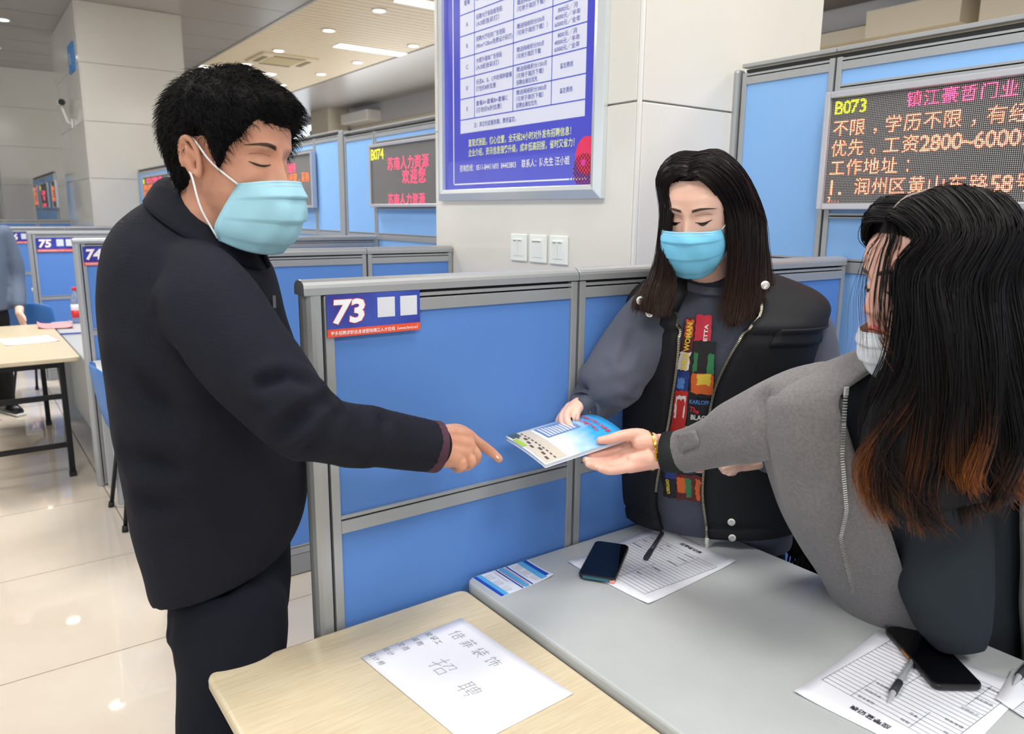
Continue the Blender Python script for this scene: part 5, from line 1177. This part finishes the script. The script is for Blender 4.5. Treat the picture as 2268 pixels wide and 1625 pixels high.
def woman_coat():
    base = at(2060, 1300, 1.68); e = empty('person', (*base[:2], 0), 0, 'long-haired woman in a grey wool coat reaching out with the booklet', 'person'); inv = -np.array([*base[:2], 0])
    A = lambda x, y, d: at(x, y, d) + inv
    sd = unit(RGT*.985 - FWD*.12 + UPV*.10); fw = unit(np.cross(sd, Z_)); fw = fw if fw@FH_ < 0 else -fw
    fr = unit(fw + Z_*.12)
    prof = [(742, 2070, 92, .075, 1.405), (772, 2055, 150, .10, 1.415), (805, 2040, 235, .12, 1.43), (845, 2022, 305, .135, 1.45), (895, 2018, 318, .15, 1.47), (960, 2020, 318, .158, 1.495), (1040, 2030, 308, .165, 1.53), (1120, 2046, 294, .168, 1.57), (1200, 2062, 270, .17, 1.615), (1280, 2080, 240, .168, 1.66), (1360, 2095, 225, .165, 1.70), (1450, 2100, 222, .16, 1.74), (1560, 2105, 225, .155, 1.78)]
    # --- shirt body inside
    sb = MB(); sb.rings([ring(A(cx, y, d), sd*hw*d/FPX*.80, fr*th*.86, 40, 2.2) for y, cx, hw, th, d in prof])
    # front hem that hangs over the desk edge
    sb.rings([ring(A(2088, 1080, 1.45), sd*.09, fr*.05, 24), ring(A(2092, 1200, 1.465), sd*.09, fr*.055, 24), ring(A(2096, 1310, 1.465), sd*.088, fr*.055, 24), ring(A(2112, 1390, 1.46), sd*.070, fr*.045, 24), ring(A(2126, 1430, 1.455), sd*.052, fr*.03, 24), ring(A(2132, 1446, 1.453), sd*.042, fr*.018, 24)])
    V, Nn, F_ = remesh(sb, .008, 8); V = wrinkle(V, Nn, .006, 8, 31, (1, 1, .3)); surf('shirt', V, F_, m_shirt, e)
    # --- coat: shell open at the front, wide dropped shoulders
    NA = 72; G0 = []
    for y, cx, hw, th, d in prof:
        gl = np.interp(y, [742, 850, 1000, 1100, 1300, 1560], [.8, .62, .46, .40, .40, .46]); gr = np.interp(y, [742, 850, 1000, 1100, 1300, 1560], [.8, .6, .40, .32, .28, .28])
        t = np.linspace(gr, 2*math.pi - gl, NA); sx, cz = np.sin(t), np.cos(t); ex = 2.4
        G0.append(A(cx, y, d) + np.outer(np.sign(sx)*np.abs(sx)**(2/ex), sd*hw*d/FPX) + np.outer(np.sign(cz)*np.abs(cz)**(2/ex), fr*th))
    G0 = np.array(G0); G = np.array([spline(G0[:, j], 90) for j in range(NA)]).transpose(1, 0, 2)
    n2 = G - np.mean(G, axis=1, keepdims=True); n2 -= (n2@Z_)[..., None]*Z_; n2 /= np.linalg.norm(n2, axis=2, keepdims=True) + 1e-9
    Gf = wrinkle(G.reshape(-1, 3), n2.reshape(-1, 3), .0040, 7, 17, (1, 1, .35)).reshape(G.shape)
    Gf = crease(Gf.reshape(-1, 3), n2.reshape(-1, 3), [([A(1700, 880, 1.38), A(1720, 980, 1.42), A(1790, 1130, 1.45)], .02, .012), ([A(1800, 880, 1.33), A(1760, 940, 1.36), A(1745, 1010, 1.4)], .02, .012), ([A(1730, 1180, 1.5), A(1810, 1060, 1.42), A(1850, 960, 1.36)], .02, .008), ([A(1840, 780, 1.36), A(1800, 850, 1.35)], .015, .010)]).reshape(G.shape)
    MB().grid(Gf).build('coat', m_coat, e, smooth=True, solid=.012)
    # reaching sleeve with its dropped shoulder
    sl = MB(); ch = [(1850, 890, 1.47, .085), (1780, 905, 1.49, .084), (1720, 925, 1.525, .080), (1680, 940, 1.55, .075), (1640, 955, 1.585, .070), (1590, 976, 1.635, .060), (1545, 991, 1.68, .054), (1506, 1001, 1.715, .051)]
    limb(sl, [A(x, y, d) for x, y, d, r in ch], [r for *_, r in ch], 26, 36)
    l2 = [(2260, 800, 1.36, .10), (2330, 880, 1.36, .095), (2375, 1010, 1.40, .085), (2390, 1150, 1.45, .08), (2370, 1290, 1.47, .07)]
    limb(sl, [A(x, y, d) for x, y, d, r in l2], [r for *_, r in l2], 24, 30)
    V, Nn, F_ = remesh(sl, .008, 8); V = wrinkle(V, Nn, .0034, 9, 41)
    V = crease(V, Nn, [([A(1690, 870, 1.46), A(1705, 960, 1.47), A(1740, 1010, 1.48)], .014, .016), ([A(1600, 940, 1.58), A(1650, 1000, 1.54)], .014, .008)]); surf('sleeve', V, F_, m_coat, e)
    tab = [A(1497, 960, 1.655), A(1538, 952, 1.612), A(1551, 986, 1.604), A(1510, 1000, 1.648)]
    c = np.array(tab); MB().grid(np.array([[(c[0]*(1 - u) + c[1]*u)*(1 - v) + (c[3]*(1 - u) + c[2]*u)*v - FWD*.010*math.sin(math.pi*v)*.6 for u in np.linspace(0, 1, 6)] for v in np.linspace(0, 1, 6)])).build('cuff_tab', m_coat, e, smooth=True, solid=.005)
    MB().tube([A(1515, 1000, 1.708), A(1494, 1001, 1.720), A(1472, 1000, 1.732)], [.046, .046, .044], 26, cap=False).build('ribbed_cuff', m_rib, e, smooth=True, solid=.004)
    # zip down the coat front
    S_ = seen(Gf - inv)                                  # follow the placket on the coat
    zp = []
    for i in range(len(Gf)):
        js = np.arange(int(NA*.80), NA); px_, py_ = S_[i, js, 0], S_[i, js, 1]; tx = np.interp(py_.mean(), [868, 1000, 1120, 1180, 1300], [1868, 1860, 1870, 1857, 1884])
        if px_.min() < tx < px_.max() and 862 < py_.mean() < 1315:
            o_ = np.argsort(px_); zp.append(np.array([np.interp(tx, px_[o_], Gf[i, js[o_], q]) for q in range(3)]) + fr*.012)
    zp = np.array(zp); z_ = MB(); zipper(z_, zp, r=.003, gap=.0052, nrm=fr); z_.build('zipper', m_snap, e)
    MB().obox(zp[0] + fr*.003, sd*.004, fr*.003, Z_*.008).build('zip_pull', m_snap, e, bevel=.001)
    # --- skirt of the figure below the desk: trousers and shoes
    tb = MB(); hip = A(2100, 1500, 1.78); hip[2] = .80
    tb.rings([ring(hip + Z_*.1, sd*.17, fw*.13, 28), ring(hip - Z_*.1, sd*.19, fw*.14, 28)])
    for s in (-1, 1):
        q = hip + RH_*s*.1; limb(tb, [q, q - Z_*.3, q - Z_*.5, np.array([q[0], q[1], .06])], [.1, .085, .07, .06], 16)
        MB().tube([np.array([q[0], q[1], .035]), np.array([q[0], q[1], .035]) + fw*.12, np.array([q[0], q[1], .028]) + fw*.19], [.045, .045, .025], 12).build('shoe', mat('black shoe leather', (18, 18, 20), .3), e, smooth=True)
    V, Nn, F_ = remesh(tb, .014, 4); V[:, 2] = np.maximum(V[:, 2], .03); surf('trousers', V, F_, m_blackt, e)
    # --- body
    yw = math.radians(8); hf = -RH_*math.cos(yw) - FH_*math.sin(yw); pt_ = math.radians(8)
    hd = Head(A(2056, 796, 1.325), hf*math.cos(pt_) - Z_*math.sin(pt_), Z_*math.cos(pt_) + hf*math.sin(pt_), 1.13)
    bm_ = MB(); hd.skull(bm_); hd.ear(bm_, 1); hd.ear(bm_, -1)
    limb(bm_, [hd.w(np.array([0, -.02, .07])), hd.w(np.array([0, -.03, .0])), A(2085, 840, 1.40), A(2070, 920, 1.46), A(2060, 1150, 1.58)], [.058, .055, .06, .09, .1], 22)
    limb(bm_, [A(2060, 900, 1.46), A(1800, 890, 1.48), A(1690, 930, 1.545), A(1590, 976, 1.635), A(1506, 1000, 1.715), A(1465, 999, 1.737)], [.06, .05, .045, .04, .034, .032], 14)
    P = A
    hand_mesh(bm_, [(P(1464, 982, 1.75), .024), (P(1464, 994, 1.742), .024), (P(1464, 1004, 1.734), .024), (P(1464, 1014, 1.727), .023)],
              [P(1382, 990, 1.752), P(1376, 1008, 1.735), P(1380, 1023, 1.715), P(1392, 1035, 1.70)],
              [[P(1350, 1000, 1.735), P(1325, 1006, 1.715), P(1306, 1010, 1.70)], [P(1343, 1018, 1.715), P(1316, 1021, 1.695), P(1296, 1018, 1.68)], [P(1348, 1031, 1.70), P(1322, 1033, 1.68), P(1302, 1027, 1.667)], [P(1364, 1041, 1.69), P(1344, 1042, 1.677), P(1328, 1037, 1.667)]],
              [P(1446, 978, 1.738), P(1418, 963, 1.728), P(1382, 964, 1.714), P(1350, 972, 1.702), P(1328, 975, 1.695)], .0104)
    # heel of the palm and the pad under the thumb
    limb(bm_, [P(1446, 978, 1.728), P(1414, 978, 1.722)], [.022, .019], 12); limb(bm_, [P(1440, 1015, 1.715), P(1400, 1020, 1.708)], [.02, .017], 12)
    V, Nn, F_ = remesh(bm_, .0026, 3); surf('body', V, F_, m_skin3, e)
    hd.eyes(e, mat('woman brow', (70, 54, 50), .6), m_lash, .003, (-1, 1), .8)
    lp = MB(); t = np.linspace(-1, 1, 15)
    lp.tube(hd.on_face(.021*t, .0615 + .0025*np.cos(t*2.2) - .002*t*t, .001), [hd.k*r for r in .0012 + .0028*(1 - t*t)], 8).build('lip', mat('rose lip', (196, 92, 86), .4), e, smooth=True)
    hd.mask(e, m_masku, m_loop, [(.0, .058, .100, .058, .040, .062), (.3, .042, .106, .060, .036, .046), (.6, .020, .104, .058, .032, .026), (.85, -.004, .094, .052, .030, .008), (1., -.02, .08, .046, .030, -.006)], pleat=.004)
    # bracelet
    cb = P(1441, 998, 1.735); ax = unit(P(1464, 998, 1.738) - P(1400, 1005, 1.728)); u_ = unit(Z_ - ax*(Z_@ax)); v_ = np.cross(ax, u_); b = MB()
    for k in range(34):
        a = 2*math.pi*k/34; c = cb + u_*.0435*math.cos(a) + v_*.037*math.sin(a); t = -u_*math.sin(a)*.0435 + v_*math.cos(a)*.037; t = unit(t); r_ = unit(c - cb)
        b.obox(c, t*.0034, unit(np.cross(t, r_) + (.5 if k % 2 else -.5)*t)*.0026, r_*.0022)
    b.tube([cb + u_*.0432*math.cos(a) + v_*.0368*math.sin(a) for a in np.linspace(0, 2*math.pi, 40)], .0016, 6); b.build('bracelet', m_gold, e, smooth=False)
    # --- long wavy hair
    def line(x, y, z): return z - np.interp(y, [-.1, -.06, .0, .03, .055, .07, .085], [.03, .05, .10, .15, .192, .208, .218])
    cm, vs, K_ = hd.cap(line, lambda x, y, z: np.interp(z, [.05, .15, .235], [.010, .011, .012])*(1 - .75*math.exp(-((x + .012)/.004)**2)*(z > .18)))
    cm.build('hair_cap', m_hair3, e, smooth=True)
    W_ = lambda *p: hd.w(np.array(p))
    ptn = lambda y: W_(-.012, y, float(np.interp(y, [-.09, -.04, .0, .04, .06, .078], [.19, .240, .252, .246, .234, .214])))
    MB().tube([ptn(y) + hd.z*.007 - hd.x*.001 for y in np.linspace(-.035, .062, 14)], [.0006] + [.0022]*12 + [.0006], 6).build('parting', mat('scalp parting', (150, 132, 124), .7), e, smooth=True)
    near = [[ptn(.07), W_(-.035, .074, .226), W_(-.064, .062, .196), A(1992, 590, 1.235), A(1996, 700, 1.235), A(1985, 800, 1.24), A(1930, 900, 1.27), A(1905, 990, 1.285), A(1945, 1090, 1.275)],
            [ptn(.05), W_(-.045, .052, .242), W_(-.082, .042, .20), A(2022, 600, 1.212), A(2028, 720, 1.205), A(2020, 840, 1.22), A(1975, 950, 1.25), A(1955, 1040, 1.26), A(2000, 1150, 1.25)],
            [ptn(.02), W_(-.052, .02, .250), W_(-.094, .015, .2), A(2070, 610, 1.185), A(2076, 740, 1.18), A(2076, 880, 1.205), A(2050, 990, 1.23), A(2020, 1080, 1.24), A(2050, 1145, 1.235)],
            [ptn(.0), W_(-.055, -.01, .252), W_(-.098, -.015, .2), A(2125, 620, 1.182), A(2135, 760, 1.178), A(2140, 900, 1.2), A(2125, 1000, 1.22), A(2110, 1080, 1.23), A(2135, 1120, 1.23)],
            [ptn(-.03), W_(-.052, -.045, .247), W_(-.092, -.055, .195), A(2180, 620, 1.2), A(2190, 760, 1.195), A(2195, 880, 1.21), A(2190, 980, 1.225), A(2170, 1060, 1.23), A(2195, 1110, 1.23)],
            [ptn(-.06), W_(-.045, -.085, .232), W_(-.07, -.10, .185), A(2236, 620, 1.25), A(2247, 760, 1.235), A(2250, 880, 1.235), A(2240, 980, 1.245), A(2215, 1060, 1.245), A(2225, 1120, 1.245)],
            [ptn(-.075), W_(-.02, -.11, .215), W_(-.02, -.125, .165), A(2268, 620, 1.33), A(2285, 760, 1.32), A(2295, 880, 1.31), A(2290, 980, 1.31), A(2275, 1040, 1.31), A(2285, 1090, 1.31)]]
    long_hair('hair_lock', near, m_hair3, e, 4600, 32, .006, (.0011, .0003), wave=.004, seed=14, curl=.023, tipvar=True)
    farh = [[ptn(.07), W_(.02, .08, .222), W_(.045, .07, .195), A(1946, 560, 1.37), A(1938, 640, 1.385), A(1960, 760, 1.40), A(1960, 850, 1.38)], [ptn(.04), W_(.045, .045, .244), W_(.08, .03, .195), A(1985, 560, 1.42), A(1985, 680, 1.43), A(2010, 800, 1.42), A(2000, 880, 1.40)], [ptn(-.04), W_(.045, -.05, .244), W_(.085, -.05, .195), A(2180, 560, 1.44), A(2200, 700, 1.45), A(2200, 850, 1.5), A(2200, 950, 1.5)]]
    long_hair('hair_lock', farh, m_hair3, e, 900, 22, .006, seed=15)
    # loose strands over the face
    fs = [[ptn(.07), W_(-.03, .085, .2), A(1952, 560, 1.245), A(1938, 640, 1.235), A(1942, 720, 1.24), A(1975, 790, 1.245), A(2010, 830, 1.24)], [ptn(.06), W_(-.045, .075, .195), A(1978, 580, 1.235), A(1968, 680, 1.232), A(1972, 750, 1.235), A(2000, 800, 1.24), A(2025, 840, 1.235)]]
    long_hair('hair_strand', fs, m_hair3, e, 34, 26, .006, (.0007, .0003), sheet=False, seed=16)
    fs = [[ptn(.07), W_(-.02, .092, .2), A(1916, 560, 1.28), A(1898, 650, 1.275), A(1900, 740, 1.28), A(1890, 790, 1.29)], [ptn(.07), W_(-.03, .088, .2), A(1940, 570, 1.255), A(1918, 650, 1.245), A(1922, 740, 1.25), A(1930, 800, 1.26)]]
    long_hair('hair_strand', fs, m_hair3, e, 20, 26, .006, (.0005, .0002), sheet=False, seed=17)
    return e
woman_coat()

# ================================================================== VISITOR DOWN THE AISLE (only an arm and a shoe in the picture)
def visitor():
    b = np.array([-.40, 5.66, 0]); e = empty('person', b, 0, 'person in a grey-blue jacket and black trousers beside booth 75', 'person')
    jb = MB(); m_jk = mat('grey blue jacket cloth', (92, 104, 124), .9, bump=(300, .3)); f = np.array([.35, -.94, 0]); s = np.array([.94, .35, 0])
    jb.rings([ring((0, 0, z), s*w, f*t, 30) for z, w, t in ((1.52, .07, .07), (1.48, .16, .1), (1.40, .2, .12), (1.2, .2, .13), (1.0, .19, .13), (.82, .2, .14))])
    for q in (1, -1): limb(jb, [s*q*.19 + [0, 0, 1.42], s*q*.25 + [0, 0, 1.2], s*q*.25 + f*.02 + [0, 0, 1.02], s*q*.2 + f*.14 + [0, 0, .86]], [.08, .075, .068, .055], 18)
    V, Nn, F_ = remesh(jb, .012, 5); V = wrinkle(V, Nn, .006, 9, 51); surf('jacket', V, F_, m_jk, e)
    tb = MB(); tb.rings([ring((0, 0, z), s*.17, f*.12, 24) for z in (.9, .75)])
    for q in (1, -1):
        limb(tb, [s*q*.09 + [0, 0, .78], s*q*.09 + [0, 0, .45], s*q*.09 + [0, 0, .08]], [.09, .075, .06], 16)
        MB().tube([s*q*.09 - f*.06 + [0, 0, .045], s*q*.09 + f*.06 + [0, 0, .05], s*q*.09 + f*.2 + [0, 0, .035]], [.045, .05, .03], 12).build('shoe', mat('black shoe leather', (18, 18, 20), .3), e, smooth=True)
        MB().tube([s*q*.09 - f*.07 + [0, 0, .012], s*q*.09 + f*.22 + [0, 0, .012]], [.045, .04], 12, flat=.25, ref=s).build('shoe_sole', mat('white rubber', (226, 226, 222), .6), e, smooth=True)
    V, Nn, F_ = remesh(tb, .014, 4); V[:, 2] = np.maximum(V[:, 2], .03); surf('trousers', V, F_, m_blackt, e)
    hd = Head((0, 0, 1.57), f, Z_, 1.05); bm_ = MB(); hd.skull(bm_); limb(bm_, [(0, -.0, 1.66), (0, 0, 1.5), (0, 0, 1.3)], [.055, .055, .08], 16)
    for q in (1, -1):
        limb(bm_, [(0, 0, 1.38), s*q*.19 + [0, 0, 1.38], s*q*.25 + [0, 0, 1.05], s*q*.2 + f*.14 + [0, 0, .86], s*q*.17 + f*.2 + [0, 0, .80]], [.05, .045, .04, .033, .028], 12)
        w0 = s*q*.17 + f*.2 + np.array([0, 0, .80]); dn = unit(f*.5 - Z_*.85); tt = f*.85 + Z_*.5
        kn = [w0 + dn*.08 + tt*o for o in (.026, .009, -.009, -.026)]
        hand_mesh(bm_, [(w0 + tt*o*.6, .02) for o in (.026, .009, -.009, -.026)], kn, [[k_ + dn*.035, k_ + dn*.06 - s*q*.012, k_ + dn*.075 - s*q*.03] for k_ in kn], [w0 + dn*.02 + tt*.03, w0 + dn*.06 + tt*.05, w0 + dn*.09 + tt*.05], .009)
    V, Nn, F_ = remesh(bm_, .005, 3); surf('body', V, F_, m_skin2, e)
    hd.eyes(e, m_hairb, m_lash, .003, (1, -1), .8)
    hd.mask(e, m_mask2, m_loop); cm, vs, K_ = hd.cap(lambda x, y, z: z - np.interp(y, [-.1, 0, .05, .085], [.05, .12, .17, .19]), lambda x, y, z: .018); cm.build('hair_cap', m_hairb, e, smooth=True)
visitor()
# booklet handed across the desk
def booklet():
    Q = np.array([[.438, -.056, 1.088], [.665, -.062, 1.094], [.662, -.228, 1.091], [.430, -.214, 1.066]])
    o = Q[3]; e = empty('booklet', o, 0, 'thin booklet with a city tower on its sky-blue cover, held between the hands', 'booklet')
    ux, uy = Q[2] - Q[3], Q[0] - Q[3]; N0 = unit(np.cross(ux, uy)); W_, H_ = np.linalg.norm(ux), np.linalg.norm(uy)
    S = lambda u, v, h=0.: ux*u + uy*v + N0*(h + .012*math.sin(math.pi*min(max(v, 0), 1))*(.3 + .7*u) + .010*(1 - u)**3*0)
    for k, (h0, nm, mm) in enumerate([(-.0075, 'back_cover', mat('white glossy print', (232, 238, 246), .3)), (-.004, 'page_block', mat('page edges', (222, 228, 238), .6)), (0., 'front_cover', None)]):
        G = [[S(u, v, h0 + .004*(1 - v)*k*.0) for u in np.linspace(-.0 if k != 1 else .006, 1 - (.006 if k == 1 else 0), 14)] for v in np.linspace(0 if k != 1 else .008, 1, 14)]
        if nm == 'front_cover':
            mm = mat('sky cover print', (70, 178, 240), .22, coat=.3); nt = mm.node_tree; N, L = nt.nodes, nt.links; b = N['Principled BSDF']
            tc = N.new('ShaderNodeTexCoord'); vm = N.new('ShaderNodeVectorMath'); vm.operation = 'DOT_PRODUCT'; L.new(tc.outputs['Object'], vm.inputs[0]); vm.inputs[1].default_value = tuple(unit(ux)/W_)
            nz = N.new('ShaderNodeTexNoise'); nz.inputs['Scale'].default_value = 16; L.new(tc.outputs['Object'], nz.inputs['Vector'])
            ad = N.new('ShaderNodeMath'); ad.operation = 'MULTIPLY_ADD'; L.new(nz.outputs['Fac'], ad.inputs[0]); ad.inputs[1].default_value = .5; L.new(vm.outputs['Value'], ad.inputs[2])
            rp = N.new('ShaderNodeValToRGB'); rp.color_ramp.elements[0].position = .62; rp.color_ramp.elements[0].color = (*lin((234, 242, 250)), 1); rp.color_ramp.elements[1].position = 1.05; rp.color_ramp.elements[1].color = (*lin((58, 168, 238)), 1)
            L.new(ad.outputs[0], rp.inputs[0]); L.new(rp.outputs[0], b.inputs['Base Color'])
        MB().grid(G).build(nm, mm, e, smooth=True, solid=.0016 if nm != 'page_block' else .005)
    def patch(mb, u0, u1, v0, v1, h=.0016, n=6): mb.grid([[S(u0 + (u1 - u0)*i/n, v0 + (v1 - v0)*j/n, h) for i in range(n + 1)] for j in range(n + 1)])
    a = MB(); patch(a, .30, .70, .55, .93); a.build('tower_print', mat('steel blue print', (104, 138, 190), .3), e)
    a = MB()
    for i in range(9): patch(a, .32 + .038*i, .345 + .038*i, .57, .90 - .012*i, .0022, 3)
    a.build('window_print', mat('pale lilac print', (206, 212, 240), .3), e)
    a = MB(); patch(a, .02, .26, .03, .97); a.build('podium_print', mat('stone print', (206, 196, 180), .3), e)
    a = MB()
    for i in range(7): patch(a, .06 + .02*(i % 3), .085 + .02*(i % 3), .08 + .12*i, .16 + .12*i, .0022, 2)
    for i in range(10): patch(a, .14, .155, .06 + .09*i, .11 + .09*i, .0022, 2)
    a.build('podium_window', mat('dark brown print', (92, 80, 74), .3), e)
    a = MB(); patch(a, .0, .05, .55, .8, .0022); a.build('lawn_print', mat('lime print', (160, 196, 60), .3), e)
    a = MB(); patch(a, .02, .12, .84, .99, .002); a.build('tree_print', mat('dark green print', (70, 92, 92), .3), e)
    t = MB()
    for k, s in enumerate(['江苏省镇江市人力资源', '镇江人才服务中心']):
        f_ = MB(); text(f_, s, (0, 0, 0), X_, Y_, .075, fit=.72 - .1*k, bold=.02, lift=0.)
        t.add([S(.87 - .085*k + y*.75, .93 - x, .0026) for x, y, z in f_.v], f_.f)
    t.build('cover_lettering', mat('red cover print', (206, 56, 60), .4), e)
booklet()
